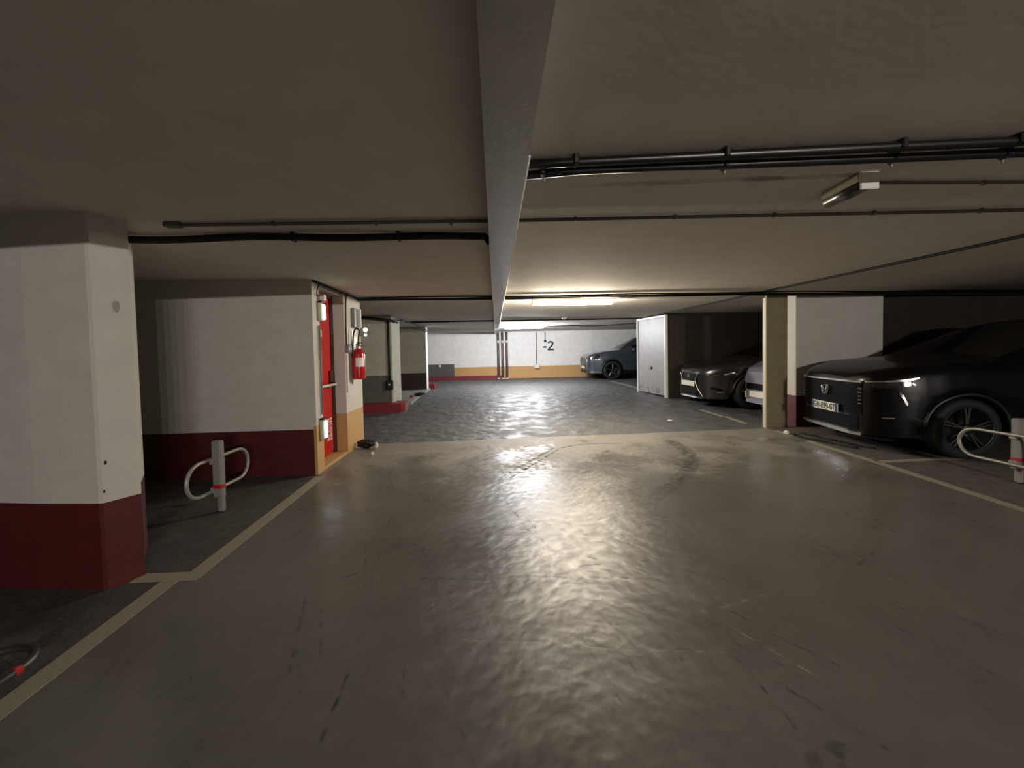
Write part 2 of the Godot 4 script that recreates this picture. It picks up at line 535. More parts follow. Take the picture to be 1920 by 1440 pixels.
# half section at u, from the sill up to the centre line: [v, h] rows
func section(p: Dictionary, u: float) -> Array:
	var w := tab(p.w, u)
	var b := tab(p.sill, u)
	for uc in [p.uf, p.ur]:
		var x: float = absf(u - uc)
		if x < p.arch:
			b = maxf(b, p.tyre + sqrt(p.arch * p.arch - x * x))
	var belt := tab(p.belt, u); var rail := tab(p.rail, u); var top := tab(p.top, u); var wr := tab(p.wr, u) * w
	var k := [Vector2(w * 0.955, b), Vector2(w * 0.985, maxf(b + 0.015, minf(0.36, belt - 0.3))), Vector2(w, maxf(b + 0.03, minf(0.62, belt - 0.14))), Vector2(w * 0.965, belt), Vector2(wr, rail)]
	var rows := []
	rows.append(k[0])
	for i in 3:
		rows.append(k[1].lerp(k[2], i / 3.0))
	for i in 4:
		var q: Vector2 = k[2].lerp(k[3], i / 4.0)
		q.x += sin(PI * i / 4.0) * 0.012
		rows.append(q)
	for i in 5:
		rows.append(k[3].lerp(k[4], i / 5.0))
	for i in 7:
		var v := wr * (1.0 - i / 6.0)
		rows.append(Vector2(v, rail + (top - rail) * (1.0 - pow(v / maxf(wr, 0.001), 2.0))))
	return rows

func side_v(p: Dictionary, u: float, h: float) -> float:
	var s := section(p, u)
	for i in s.size() - 1:
		if h >= s[i].y and h <= s[i + 1].y and s[i + 1].y - s[i].y > 1e-5:
			return lerpf(s[i].x, s[i + 1].x, (h - s[i].y) / (s[i + 1].y - s[i].y))
	return s[0].x if h < s[0].y else s[12].x

# raised strip that follows the flank; h as [[u, low, high], ...]
func flank_strip(p: Dictionary, side: float, tabl: Array, off: float, called: String, m: Material, parent: Node3D, n := 14) -> MeshInstance3D:
	var st := new_st(true)
	var lo := []; var hi := []; var lo2 := []; var hi2 := []
	var lt := []; var ht := []
	for q in tabl:
		lt.append([q[0], q[1]]); ht.append([q[0], q[2]])
	for i in n + 1:
		var u: float = lerpf(tabl[0][0], tabl[tabl.size() - 1][0], float(i) / n)
		var a := tab(lt, u); var b := tab(ht, u)
		var va := side_v(p, u, a); var vb := side_v(p, u, b)
		var fo := off if u > 0.12 else off
		lo.append(Vector3(u - off * 0.7, a, side * (va + fo))); hi.append(Vector3(u - off * 0.7, b, side * (vb + fo)))
		lo2.append(Vector3(u + 0.004, a, side * (va - 0.02))); hi2.append(Vector3(u + 0.004, b, side * (vb - 0.02)))
	var outv := Vector3(-0.3, 0.1, side)
	for i in n:
		quad(st, lo[i], lo[i + 1], hi[i + 1], hi[i], outv)
	st.set_smooth_group(1)
	for i in n:
		quad(st, lo[i], lo[i + 1], lo2[i + 1], lo2[i], Vector3.DOWN)
		quad(st, hi[i], hi[i + 1], hi2[i + 1], hi2[i], Vector3.UP)
	st.set_smooth_group(2)
	quad(st, lo[0], hi[0], hi2[0], lo2[0], Vector3.LEFT)
	quad(st, lo[n], hi[n], hi2[n], lo2[n], Vector3.RIGHT)
	return build(st, called, m, parent)

# u at which the plan outline of the nose reaches |v|
func nose_u(p: Dictionary, v: float) -> float:
	var lo := 0.0; var hi := 0.9
	if absf(v) <= tab(p.w, 0.0):
		return 0.0
	for k in 24:
		var m := (lo + hi) * 0.5
		if tab(p.w, m) < absf(v):
			lo = m
		else:
			hi = m
	return lo

# band across the nose that follows its plan outline, from v0 to v1 and h0 to h1, standing `off` proud
func nose_band(p: Dictionary, v0: float, v1: float, h0: float, h1: float, off: float, called: String, m: Material, parent: Node3D, n := 22, taper := 1.0) -> MeshInstance3D:
	var st := new_st()
	var a := []; var b := []
	for i in n + 1:
		var v := lerpf(v0, v1, float(i) / n)
		var f := lerpf(1.0, taper, pow(absf(v) / maxf(absf(v0), absf(v1)), 3.0))
		var u := nose_u(p, v)
		var e := nose_u(p, v + 0.01) - nose_u(p, v - 0.01)
		var nn := Vector3(-1, 0, e / 0.02).normalized()
		var hm := (h0 + h1) * 0.5
		a.append([Vector3(u, hm + (h0 - hm) * f, v) + nn * off, Vector3(u, hm + (h1 - hm) * f, v) + nn * off, nn])
		b.append([Vector3(u, hm + (h0 - hm) * f, v) - nn * 0.03, Vector3(u, hm + (h1 - hm) * f, v) - nn * 0.03])
	for i in n:
		quad(st, a[i][0], a[i + 1][0], a[i + 1][1], a[i][1], a[i][2])
		quad(st, a[i][0], a[i + 1][0], b[i + 1][0], b[i][0], Vector3.DOWN)
		quad(st, a[i][1], a[i + 1][1], b[i + 1][1], b[i][1], Vector3.UP)
	quad(st, a[0][0], a[0][1], b[0][1], b[0][0], Vector3(0, 0, -1))
	quad(st, a[n][0], a[n][1], b[n][1], b[n][0], Vector3(0, 0, 1))
	return build(st, called, m, parent)

func wheel(p: Dictionary, t: Node3D, uc: float, side: float, spokes: int) -> void:
	var w := Node3D.new()
	w.name = "wheel"
	t.add_child(w, true)
	var R: float = p.tyre
	var z: float = side * (tab(p.w, uc) - 0.215)
	w.position = Vector3(uc, R, z)
	var ax := Vector3(0, 0, side)
	var st := new_st(true)
	lathe(st, Vector3.ZERO, ax, [[R * 0.66, 0.0], [R * 0.93, 0.0], [R * 0.985, 0.02], [R, 0.05], [R, 0.15], [R * 0.985, 0.18], [R * 0.93, 0.2], [R * 0.74, 0.205], [R * 0.70, 0.19], [R * 0.68, 0.12]], 32)
	build(st, "tyre", M.rubber, w)
	st = new_st(true)
	lathe(st, Vector3.ZERO, ax, [[R * 0.70, 0.20], [R * 0.735, 0.208], [R * 0.735, 0.19], [R * 0.68, 0.18], [R * 0.66, 0.06], [0.0, 0.06]], 28)
	build(st, "rim", p.get("rim", M.black_plastic), w)
	for k in spokes:
		var a := TAU * k / spokes + 0.3
		var dir := Vector3(cos(a), sin(a), 0)
		var bas := Basis(dir, Vector3(-sin(a), cos(a), 0), Vector3(0, 0, 1))
		st = new_st()
		var c := dir * R * 0.40 + ax * 0.175
		bx(st, c + bas.y * 0.012 * R / 0.33, Vector3(R * 0.62, 0.022, 0.03), 0.006, bas.rotated(ax, 0.10))
		bx(st, c - bas.y * 0.012 * R / 0.33, Vector3(R * 0.62, 0.022, 0.03), 0.006, bas.rotated(ax, -0.10))
		build(st, "spoke", M.alloy, w)
	st = new_st(true)
	lathe(st, Vector3.ZERO, ax, [[R * 0.16, 0.15], [R * 0.16, 0.195], [R * 0.12, 0.2], [0.0, 0.2]], 14)
	build(st, "hub_cap", M.black_plastic, w)

func car(called: String, label: String, p: Dictionary, at: Vector3, theta: float) -> Node3D:
	var t := base(called, at, label, "car")
	t.rotation.y = -theta
	var L: float = p.length
	var us := []
	var u := 0.0
	while u <= L:
		us.append(u); u += 0.1
	us += [0.015, 0.04, 0.07, L, L - 0.02, L - 0.06]
	for uc in [p.uf, p.ur]:
		for k in 13:
			us.append(uc - p.arch * cos(PI * k / 12.0) * 0.9999)
	for g in p.glass:
		us += [g[1], g[2]]
	us.sort()
	var uu := [us[0]]
	for x in us:
		if x - uu[uu.size() - 1] > 0.008 and x <= L:
			uu.append(x)
	var secs := []
	for x in uu:
		secs.append(section(p, x))
	var body := new_st(true)
	var panes := {}
	for i in uu.size() - 1:
		var um: float = (uu[i] + uu[i + 1]) * 0.5
		for j in secs[i].size() - 1:
			for s in [-1.0, 1.0]:
				var q := []
				for e in [[i, j], [i + 1, j], [i + 1, j + 1], [i, j + 1]]:
					var r: Vector2 = secs[e[0]][e[1]]
					q.append(Vector3(uu[e[0]], r.y, s * r.x))
				var cen: Vector3 = (q[0] + q[1] + q[2] + q[3]) * 0.25
				var out := Vector3(cen.x - clampf(cen.x, 0.9, L - 0.9), cen.y - 0.6, cen.z)
				var st := body
				for g in p.glass:
					if um > g[1] and um < g[2]:
						var inside: bool = (j >= 13) if g[0] != "side_window" else (j >= 9 and j < 12)
						if inside:
							var key: String = g[0] + ("" if g[0] != "side_window" else "|%s|%.2f" % [s, g[1]])
							if not panes.has(key):
								panes[key] = new_st(true)
							st = panes[key]
				quad(st, q[0], q[1], q[2], q[3], out)
	body.set_smooth_group(5)
	for e in [[0, Vector3.LEFT], [uu.size() - 1, Vector3.RIGHT]]:
		var sc: Array = secs[e[0]]
		for j in sc.size() - 1:
			quad(body, Vector3(uu[e[0]], sc[j].y, sc[j].x), Vector3(uu[e[0]], sc[j + 1].y, sc[j + 1].x), Vector3(uu[e[0]], sc[j + 1].y, -sc[j + 1].x), Vector3(uu[e[0]], sc[j].y, -sc[j].x), e[1])
	build(body, "body", p.paint, t)
	for key in panes:
		build(panes[key], key.get_slice("|", 0), M.glass_dark, t)
	var st := new_st()
	bx(st, Vector3(L * 0.5, 0.46, 0), Vector3(L - 0.5, 0.5, tab(p.w, L * 0.5) * 2.0 - 0.56), 0.03)
	build(st, "underbody", M.black_plastic, t)
	for s in [-1.0, 1.0]:
		wheel(p, t, p.uf, s, p.spokes)
		wheel(p, t, p.ur, s, p.spokes)
		# dark arch trim
		for uc in [p.uf, p.ur]:
			var pts := []
			for k in 15:
				var a := PI * k / 14.0
				var x: float = uc - p.arch * cos(a)
				var h: float = p.tyre + p.arch * sin(a)
				pts.append(Vector3(x, maxf(h, 0.24), s * (side_v(p, x, maxf(h + 0.02, 0.26)) + 0.002)))
			tube_part("arch_trim", pts, 0.022, M.black_plastic, t, 6)
		# sill cladding, waist trim, mirror, handles
		flank_strip(p, s, [[p.uf + p.arch + 0.02, 0.24, 0.36], [p.ur - p.arch - 0.02, 0.24, 0.36]], 0.012, "sill_trim", M.black_plastic, t)
		var um: float = p.mirror
		st = new_st(true)
		var mb := tab(p.belt, um)
		var mo: float = p.get("mirror_out", 1.0)
		lathe(st, Vector3(um, mb + 0.06, s * (tab(p.w, um) - 0.03)), Vector3(0, 0, s), [[0.0, 0.0], [0.05, 0.01 * mo], [0.075, 0.05 * mo], [0.085, 0.12 * mo], [0.07, 0.17 * mo], [0.0, 0.19 * mo]], 14)
		build(st, "door_mirror", p.paint, t)
		for hu in p.handles:
			var hh := tab(p.belt, hu) - 0.13
			box_part("door_handle", Vector3(hu, hh, s * (side_v(p, hu, hh) + 0.012)), Vector3(0.19, 0.025, 0.022), p.paint, t, 0.008)
		for du in p.seams:
			flank_strip(p, s, [[du, 0.38, tab(p.belt, du)], [du + 0.008, 0.38, tab(p.belt, du)]], 0.0015, "door_seam", M.black_plastic, t, 1)
	return t

func plate(t: Node3D, text: String, at: Vector3, tilt := 0.0) -> void:
	var bas := Basis(Vector3(0, 0, 1), Vector3.UP, Vector3(-1, 0, 0)) * Basis(Vector3.RIGHT, tilt)
	var n := box_part("number_plate", at, Vector3(0.52, 0.11, 0.012), M.plate_white, t, 0.003, bas)
	for s in [-1.0, 1.0]:
		box_part("blue_band", at + bas * Vector3(s * 0.238, 0, 0.0065), Vector3(0.04, 0.106, 0.003), M.plate_blue, n, 0.0, bas)
	lettering(text, 0.078, M.plate_ink, n, at + bas * Vector3(0, 0, 0.0075), bas, "lettering", "Droid Sans", 700, 0.8)

# ------------------------------------------------------------------ parking barrier
func stadium(y0: float, y1: float, z0: float, z1: float) -> Array:
	# closed loop in the local y-z plane with rounded ends
	var r := (y1 - y0) * 0.5
	var yc := (y0 + y1) * 0.5
	var pts := []
	for k in 13:
		var a := -PI * 0.5 + PI * k / 12.0
		pts.append(Vector3(0, yc + r * sin(a), z1 - r + r * cos(a)))
	for k in 13:
		var a := PI * 0.5 + PI * k / 12.0
		pts.append(Vector3(0, yc + r * sin(a), z0 + r + r * cos(a)))
	pts.append(pts[0])
	return pts

func barrier(label: String, at: Vector3, turn: float, z0: float, z1: float, post_h: float) -> Node3D:
	var t := base("parking_barrier", at, label, "barrier")
	t.rotation.y = turn
	box_part("post", Vector3(0, 0.12 + (post_h - 0.12) * 0.5, 0), Vector3(0.078, post_h - 0.12, 0.06), M.post_grey, t, 0.012)
	box_part("post_foot", Vector3(0.014, 0.07, 0), Vector3(0.045, 0.14, 0.045), M.post_grey, t, 0.008)
	box_part("base_plate", Vector3(0.014, 0.004, 0), Vector3(0.07, 0.008, 0.07), M.dark_plastic, t, 0.003)
	box_part("red_band", Vector3(0, 0.215, 0), Vector3(0.081, 0.052, 0.063), M.tape_red, t, 0.012)
	var lp := tube_part("hoop", stadium(0.17, 0.44, z0, z1), 0.015, M.galv, t, 10)
	lp.position.x = -0.056
	for h in [0.185, 0.425]:
		box_part("bracket", Vector3(-0.046, h, 0), Vector3(0.03, 0.05, 0.05), M.galv, t, 0.006)
	return t

# crumpled scrap
func scrap(called: String, label: String, at: Vector3, size: Vector3, m: Material, category: String, seed_: int) -> void:
	rng.seed = seed_
	var st := new_st()
	var rows := 6
	var cols := 9
	var g := []
	for i in rows + 1:
		var ring := []
		var a := PI * i / rows
		for k in cols:
			var b := TAU * k / cols
			var j := rng.randf_range(0.72, 1.12)
			ring.append(Vector3(sin(a) * cos(b) * size.x * 0.5 * j, maxf((0.5 - 0.5 * cos(PI - a)) * size.y * (0.85 + 0.2 * j), 0.0), sin(a) * sin(b) * size.z * 0.5 * j))
		g.append(ring)
	for i in rows:
		for k in cols:
			var k2 := (k + 1) % cols
			var c: Vector3 = (g[i][k] + g[i + 1][k2]) * 0.5
			quad(st, g[i][k], g[i][k2], g[i + 1][k2], g[i + 1][k], c - Vector3(0, size.y * 0.4, 0))
	var o := build(st, called, m, self)
	o.position = at
	tag(o, label, category)

# wall made of a painted lower band and the plaster above it
func wall(called: String, label: String, poly: Array, dado_h: float, upper: Material, lower: Material, y0 := 0.0, top := 2.1, category := "wall") -> Node3D:
	var t := base(called, Vector3.ZERO, label, category, "", "structure")
	var st := new_st()
	prism(st, poly, dado_h, top)
	build(st, "plaster", upper, t)
	st = new_st()
	prism(st, poly, y0, dado_h)
	build(st, "painted_dado", lower, t)
	return t

func rect(x0: float, x1: float, d0: float, d1: float) -> Array:
	return [[x0, d0], [x1, d0], [x1, d1], [x0, d1]]

func solid(called: String, label: String, category: String, poly: Array, y0: float, y1: float, m: Material) -> Node3D:
	var st := new_st()
	prism(st, poly, y0, y1)
	var o := build(st, called, m, self)
	tag(o, label, category, "", "structure")
	return o

# ------------------------------------------------------------------ the scene
func _ready() -> void:
	# camera
	var cam := Camera3D.new()
	cam.name = "camera"
	add_child(cam)
	cam.projection = Camera3D.PROJECTION_FRUSTUM
	cam.near = 0.05
	cam.far = 100.0
	cam.size = 0.05 * 1440.0 / 721.0
	cam.frustum_offset = Vector2(0.0, -0.05 * 39.0 / 721.0)
	cam.position = Vector3(0, 1.3, 0)
	cam.rotation = Vector3(deg_to_rad(-1.9), -atan(31.0 / 721.0), deg_to_rad(-1.2))
	cam.current = true
	# environment: no sky, the place is closed
	var env := Environment.new()
	env.background_mode = Environment.BG_COLOR
	env.background_color = Color.BLACK
	env.tonemap_mode = Environment.TONE_MAPPER_LINEAR
	env.tonemap_exposure = 1.0
	env.sdfgi_enabled = true
	env.ssao_enabled = true
	env.ssil_enabled = true
	var we := WorldEnvironment.new()
	we.name = "environment"
	we.environment = env
	add_child(we)
	materials()
	# lamps: two alight in view, two more in line behind the viewer
	batten("warm white fluorescent tube glowing under the ceiling beyond the cable run", V(1.24, 2.1, 6.05), 1.3, 0.03, Color(1.0, 0.945, 0.845), 9.0, 7.0, "fluorescent tubes on the ceiling")
	batten("cool white fluorescent tube glowing close to the far white wall", V(0.95, 2.1, 12.5), 1.3, 0.0, Color(0.98, 0.98, 1.0), 12.0, 15.0, "fluorescent tubes on the ceiling")
	batten("fluorescent tube behind the viewer, first of two in line over the near aisle", V(3.1, 2.1, -5.0), 1.5, PI * 0.5, Color(1.0, 0.97, 0.95), 9.0, 15.0, "fluorescent tubes on the ceiling", false)
	batten("fluorescent tube farther behind the viewer, second of two in line", V(3.1, 2.1, -6.7), 1.5, PI * 0.5, Color(1.0, 0.97, 0.95), 9.0, 19.0, "fluorescent tubes on the ceiling", false)
	setting()
	services()
	left_side()
	far_end()
	right_side()
	vehicles()
	small_things()

func setting() -> void:
	# floors
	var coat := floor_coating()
	var la := [[-1.74, -0.5], [-1.82, 1.43], [-1.875, 2.28], [-1.77, 2.29], [-1.845, 4.12], [-1.95, 4.24], [-1.95, 5.55]]
	var ra := [[4.23, 5.80], [4.18, 5.61], [4.08, 3.95], [3.96, 2.69], [3.70, -0.5]]
	var fl := base("floor", Vector3.ZERO, "glossy grey painted concrete floor of the aisle with tyre marks", "floor", "", "structure")
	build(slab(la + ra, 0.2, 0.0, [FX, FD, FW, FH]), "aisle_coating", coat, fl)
	build(slab([[-1.74, -14.0], [3.70, -14.0], [3.70, -0.5], [-1.74, -0.5]], 0.2, 0.0), "aisle_coating", M.coat_plain, fl)
	var fb := base("floor", Vector3.ZERO, "dull grey concrete floor of the parking bays", "floor", "", "structure")
	build(slab([[-9.0, -14.0], [-1.74, -14.0], [-1.74, -0.5], [-1.82, 1.43], [-1.875, 2.28], [-1.77, 2.29], [-1.845, 4.12], [-1.95, 4.24], [-9.0, 4.24]], 0.2, 0.0), "bay_floor", M.bay, fb)
	build(slab([[10.0, -14.0], [10.0, 5.85], [4.24, 5.85], [4.23, 5.80], [4.18, 5.61], [4.08, 3.95], [3.96, 2.69], [3.70, -0.5], [3.70, -14.0]], 0.2, 0.0), "bay_floor", M.bay_right, fb)
	var fr := base("floor", Vector3.ZERO, "dark asphalt floor rising gently past the pale seam", "floor", "", "structure")
	build(slab([[-9.0, 5.5], [-1.95, 5.55], [4.23, 5.80], [-9.0, 5.80]], 0.2, -0.001), "asphalt", M.asphalt, fr)
	build(slab([[-9.0, 5.80], [4.23, 5.80], [10.0, 5.80], [10.0, 10.0], [-9.0, 10.0]], 0.2, -0.001), "asphalt", M.asphalt, fr)
	build(slab([[-9.0, 10.0], [10.0, 10.0], [10.0, 16.8], [-9.0, 16.8]], 0.2, -0.001), "asphalt", M.asphalt, fr)
	# painted lines
	tag(build(stripe([-1.74, -0.5], [-1.82, 1.43], -0.1), "trim", M.line, self), "white bay line beside the folded parking barrier", "line", "", "structure")
	tag(build(stripe([-1.82, 1.43], [-1.872, 2.28], -0.1), "trim", M.line, self), "white bay line in front of the round-edged column", "line", "", "structure")
	tag(build(slab([[-2.15, 2.28], [-1.77, 2.28], [-1.80, 2.37], [-2.15, 2.37]], 0.006, 0.0025), "trim", M.line, self), "short white cross line at the foot of the column", "line", "", "structure")
	tag(build(stripe([-1.77, 2.30], [-1.845, 4.15], -0.1), "trim", M.line, self), "white bay line running up to the red door corner", "line", "", "structure")
	tag(build(stripe([3.70, -0.5], [3.96, 2.69], 0.085), "trim", M.line, self), "long white bay line nearest the viewer opposite the column", "line", "", "structure")
	tag(build(stripe([3.96, 2.69], [4.08, 3.95], 0.085), "trim", M.line, self), "white bay line beside the upright barrier by the black car", "line", "", "structure")
	tag(build(stripe([4.08, 3.95], [4.13, 4.95], 0.085), "trim", M.line, self), "white bay line under the nose of the black car", "line", "", "structure")
	tag(build(stripe([4.16, 5.25], [4.19, 5.62], 0.07), "trim", M.line, self), "short worn white line at the foot of the olive post", "line", "", "structure")
	tag(build(stripe([4.14, 4.03], [5.25, 4.06], 0.08), "trim", M.line, self), "thin white bay divider beside the black car", "line", "", "structure")
	tag(build(stripe([4.08, 6.15], [4.10, 6.75], 0.07), "trim", M.line, self), "worn white line on asphalt past the olive post", "line", "", "structure")
	tag(build(stripe([4.06, 6.75], [4.02, 7.45], 0.07), "trim", M.line, self), "worn white line on asphalt in front of the graphite car", "line", "", "structure")
	tag(build(stripe([4.16, 11.1], [4.14, 13.8], 0.08), "trim", M.line, self), "white line on asphalt under the slate blue car", "line", "", "structure")
	# ceiling and beam
	var ce := base("ceiling", Vector3.ZERO, "low beige concrete ceiling with a smudged trail of dirt", "ceiling", "", "structure")
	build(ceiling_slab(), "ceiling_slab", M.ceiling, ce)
	var cb := base("ceiling_beam", Vector3.ZERO, "narrow grey concrete beam running down the middle of the ceiling", "beam", "", "structure")
	var st := new_st()
	prism(st, rect(-0.022, 0.133, -14.0, 5.35), 1.98, 2.1)
	build(st, "beam_soffit", M.beam, cb)
	st = new_st()
	prism(st, rect(-0.012, 0.125, 5.35, 16.4), 1.995, 2.1)
	build(st, "beam_soffit", M.beam, cb)
	# outer walls that close the place
	solid("wall_rear", "pale plaster wall behind the viewer", "wall", rect(-9.2, 10.2, -14.2, -14.0), 0.0, 2.1, M.white_wall)
	solid("wall_outer_left", "dim plaster wall closing the bays and the side ramp", "wall", rect(-9.2, -9.0, -14.0, 17.0), -0.2, 2.1, M.dark_wall)
	solid("wall_outer_right", "dim brown back wall behind the parked cars", "wall", rect(10.0, 10.2, -14.0, 17.0), -0.2, 2.1, M.dark_wall)

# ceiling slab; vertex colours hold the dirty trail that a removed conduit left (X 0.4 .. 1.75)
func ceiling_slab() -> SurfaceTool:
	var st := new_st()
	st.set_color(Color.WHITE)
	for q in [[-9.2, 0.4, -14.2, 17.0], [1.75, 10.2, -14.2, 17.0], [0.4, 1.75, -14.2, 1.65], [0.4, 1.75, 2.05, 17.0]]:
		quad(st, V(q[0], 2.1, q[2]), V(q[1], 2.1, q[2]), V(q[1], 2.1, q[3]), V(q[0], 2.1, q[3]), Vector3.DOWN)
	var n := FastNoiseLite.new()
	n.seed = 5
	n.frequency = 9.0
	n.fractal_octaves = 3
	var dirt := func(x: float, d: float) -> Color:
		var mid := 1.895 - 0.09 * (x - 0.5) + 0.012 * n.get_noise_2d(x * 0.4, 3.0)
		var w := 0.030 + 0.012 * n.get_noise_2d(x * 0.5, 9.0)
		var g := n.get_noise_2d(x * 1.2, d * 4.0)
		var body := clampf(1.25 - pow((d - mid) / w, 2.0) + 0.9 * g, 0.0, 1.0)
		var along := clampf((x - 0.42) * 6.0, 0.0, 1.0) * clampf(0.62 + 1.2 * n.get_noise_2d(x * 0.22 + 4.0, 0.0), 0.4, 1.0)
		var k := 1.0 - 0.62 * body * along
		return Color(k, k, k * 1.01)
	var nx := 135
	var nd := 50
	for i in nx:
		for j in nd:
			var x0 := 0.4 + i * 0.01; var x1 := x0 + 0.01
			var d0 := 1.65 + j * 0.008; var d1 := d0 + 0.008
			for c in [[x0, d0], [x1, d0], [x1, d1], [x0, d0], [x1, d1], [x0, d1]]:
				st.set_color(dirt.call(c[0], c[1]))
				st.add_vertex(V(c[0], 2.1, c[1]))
	st.set_color(Color.WHITE)
	quad(st, V(-9.2, 2.3, -14.2), V(10.2, 2.3, -14.2), V(10.2, 2.3, 17.0), V(-9.2, 2.3, 17.0), Vector3.UP)
	for q in [[-9.2, -14.2, 10.2, -14.2, 0, -1], [10.2, -14.2, 10.2, 17.0, 1, 0], [10.2, 17.0, -9.2, 17.0, 0, 1], [-9.2, 17.0, -9.2, -14.2, -1, 0]]:
		quad(st, V(q[0], 2.1, q[1]), V(q[2], 2.1, q[3]), V(q[2], 2.3, q[3]), V(q[0], 2.3, q[1]), V(q[4], 0, q[5]))
	return st

func services() -> void:
	var n := 0
	# two fat black pipes to the right of the beam
	var pa := []
	var pb := []
	for k in 40:
		var x := 0.135 + k * 0.24
		var wob := sin(k * 0.9) * 0.002
		pa.append(V(x, 2.074, 1.625 - 0.098 * (x - 0.16) + 0.004 * maxf(0, x - 2.0) + wob))
		pb.append(V(x, 2.062 + wob, 1.672 - 0.085 * (x - 0.16) + wob + (0.03 if k == 0 else 0.0)))
	var t := base("ceiling_pipe", Vector3.ZERO, "black ceiling pipe farther up of the parallel pair beside the beam", "pipe", "black pipe pair")
	tube_part("pipe", pa, 0.018, M.black_pvc, t, 10)
	for k in [0.35, 0.95, 1.62, 2.05, 3.2]:
		box_part("clamp", V(k, 2.08, 1.625 - 0.098 * (k - 0.16)), Vector3(0.022, 0.042, 0.05), M.black_plastic, t, 0.004)
	t = base("ceiling_pipe", Vector3.ZERO, "black ceiling pipe with a pale sheen, lower of the parallel pair", "pipe", "black pipe pair")
	tube_part("pipe", pb, 0.0185, M.black_pvc, t, 10)
	for k in [0.22, 0.98, 1.66, 2.10, 3.2]:
		box_part("clamp", V(k, 2.068, 1.672 - 0.085 * (k - 0.16)), Vector3(0.022, 0.052, 0.046), M.black_plastic, t, 0.006)
		box_part("hanger", V(k + 0.01, 2.045, 1.69 - 0.085 * (k - 0.16)), Vector3(0.008, 0.03, 0.01), M.galv, t, 0.002)
	# thin conduits
	t = base("conduit", Vector3.ZERO, "thin beige conduit crossing the ceiling beyond the black pipes", "conduit")
	tube_part("pipe", [V(0.13, 2.084, 2.345), V(1.69, 2.084, 2.28), V(3.21, 2.084, 2.215), V(6.5, 2.084, 2.12)], 0.011, M.conduit, t)
	for x in [0.5, 1.1, 1.7, 2.3, 2.95]:
		box_part("clip", V(x, 2.084, 2.345 - 0.0425 * (x - 0.13)), Vector3(0.02, 0.026, 0.03), M.conduit, t, 0.004)
	t = base("conduit", Vector3.ZERO, "thin beige conduit ending in a small box above the thick black pipe", "conduit")
	tube_part("pipe", [V(-1.85, 2.084, 2.39), V(-0.02, 2.084, 2.35)], 0.011, M.conduit, t)
	box_part("end_box", V(-1.89, 2.085, 2.39), Vector3(0.09, 0.03, 0.05), M.conduit, t, 0.006)
	for x in [-1.3, -0.7, -0.25]:
		box_part("clip", V(x, 2.084, 2.375), Vector3(0.02, 0.026, 0.03), M.conduit, t, 0.004)
	t = base("conduit", Vector3.ZERO, "thin conduit leading to the unlit emergency lamp on the ceiling", "conduit")
	tube_part("pipe", [V(1.80, 2.09, 1.845), V(2.67, 2.09, 1.84), V(6.5, 2.09, 1.80)], 0.009, M.conduit, t)
	box_part("clip", V(2.45, 2.086, 1.84), Vector3(0.02, 0.022, 0.026), M.conduit, t, 0.004)
	# thick black pipe on the column side
	var pp := []
	for k in 25:
		var x := -2.45 + k * 0.1
		pp.append(V(x, 2.068 - 0.006 * sin(k * 0.55), 2.60 + 0.012 * sin(k * 0.4)))
	pp.append(V(-0.04, 2.055, 2.61)); pp.append(V(-0.02, 2.03, 2.63))
	t = base("ceiling_pipe", Vector3.ZERO, "thick black pipe running from the column to the beam", "pipe")
	tube_part("pipe", pp, 0.023, M.black_cable, t, 10)
	for x in [-1.3, -0.62]:
		box_part("clamp", V(x, 2.07, 2.60), Vector3(0.02, 0.06, 0.055), M.black_plastic, t, 0.004)
	# cable run across the whole ceiling before the warm lamp
	var specs := [["upper black cable of the run crossing the ceiling before the warm lamp", 0.010, 2.082, 5.50, 0.3], ["lower black cable of the run crossing the ceiling before the warm lamp", 0.016, 2.066, 5.60, 1.7], ["middle black cable of the run crossing the ceiling before the warm lamp", 0.011, 2.072, 5.56, 3.1]]
	for s in specs:
		var ctrl := []
		for k in 26:
			var x := -1.95 + k * 0.46
			var sag: float = -0.010 * (0.5 + 0.5 * sin(x * 2.3 + s[4])) - (0.012 if x > 3.6 and s[1] > 0.012 else 0.0)
			ctrl.append(V(x, s[2] + sag, s[3] + 0.02 * sin(x * 1.1 + s[4]) + maxf(0.0, x - 4.0) * 0.05))
		var o := tube_part("ceiling_cable", smooth_path(ctrl, 3), s[1], M.black_cable, self, 7)
		tag(o, s[0], "cable", "cable run before the warm lamp")
	tag(tube_part("ceiling_wire", [V(0.137, 1.986, 1.38), V(0.137, 1.986, 5.3), V(0.131, 2.0, 5.4), V(0.131, 2.0, 12.3)], 0.0045, M.white_plastic, self, 6), "thin white wire along the lower edge of the beam", "wire")
	# cable along the edge of the bays
	var ctrl2 := []
	for k in 14:
		var d := -3.0 + k
		ctrl2.append(V(4.02 - 0.02 * clampf(d - 2.8, 0.0, 6.0) * (1.0 if d < 6.0 else 0.7), 2.086, d))
	tag(tube_part("ceiling_cable", ctrl2, 0.015, M.black_cable, self, 7), "black cable along the ceiling edge above the parking bays", "cable")
	# cable across the ceiling farther away
	var c3 := []
	for k in 14:
		var x := -2.3 + k * 0.5
		c3.append(V(x, 2.085 - 0.004 * sin(x * 3.0), 10.1 + 0.05 * sin(x)))
	tag(tube_part("ceiling_cable", c3, 0.02, M.black_cable, self, 7), "black cable crossing the ceiling between the two glowing tubes", "cable")
	# unlit emergency lamp
	t = base("emergency_lamp", V(1.76, 2.1, 1.75), "small unlit emergency lamp with a cream end cap on the ceiling", "lamp")
	t.rotation.y = -0.10
	box_part("housing", Vector3(0, -0.02, -0.12), Vector3(0.085, 0.04, 0.24), M.ivory, t, 0.006)
	var st := new_st(true)
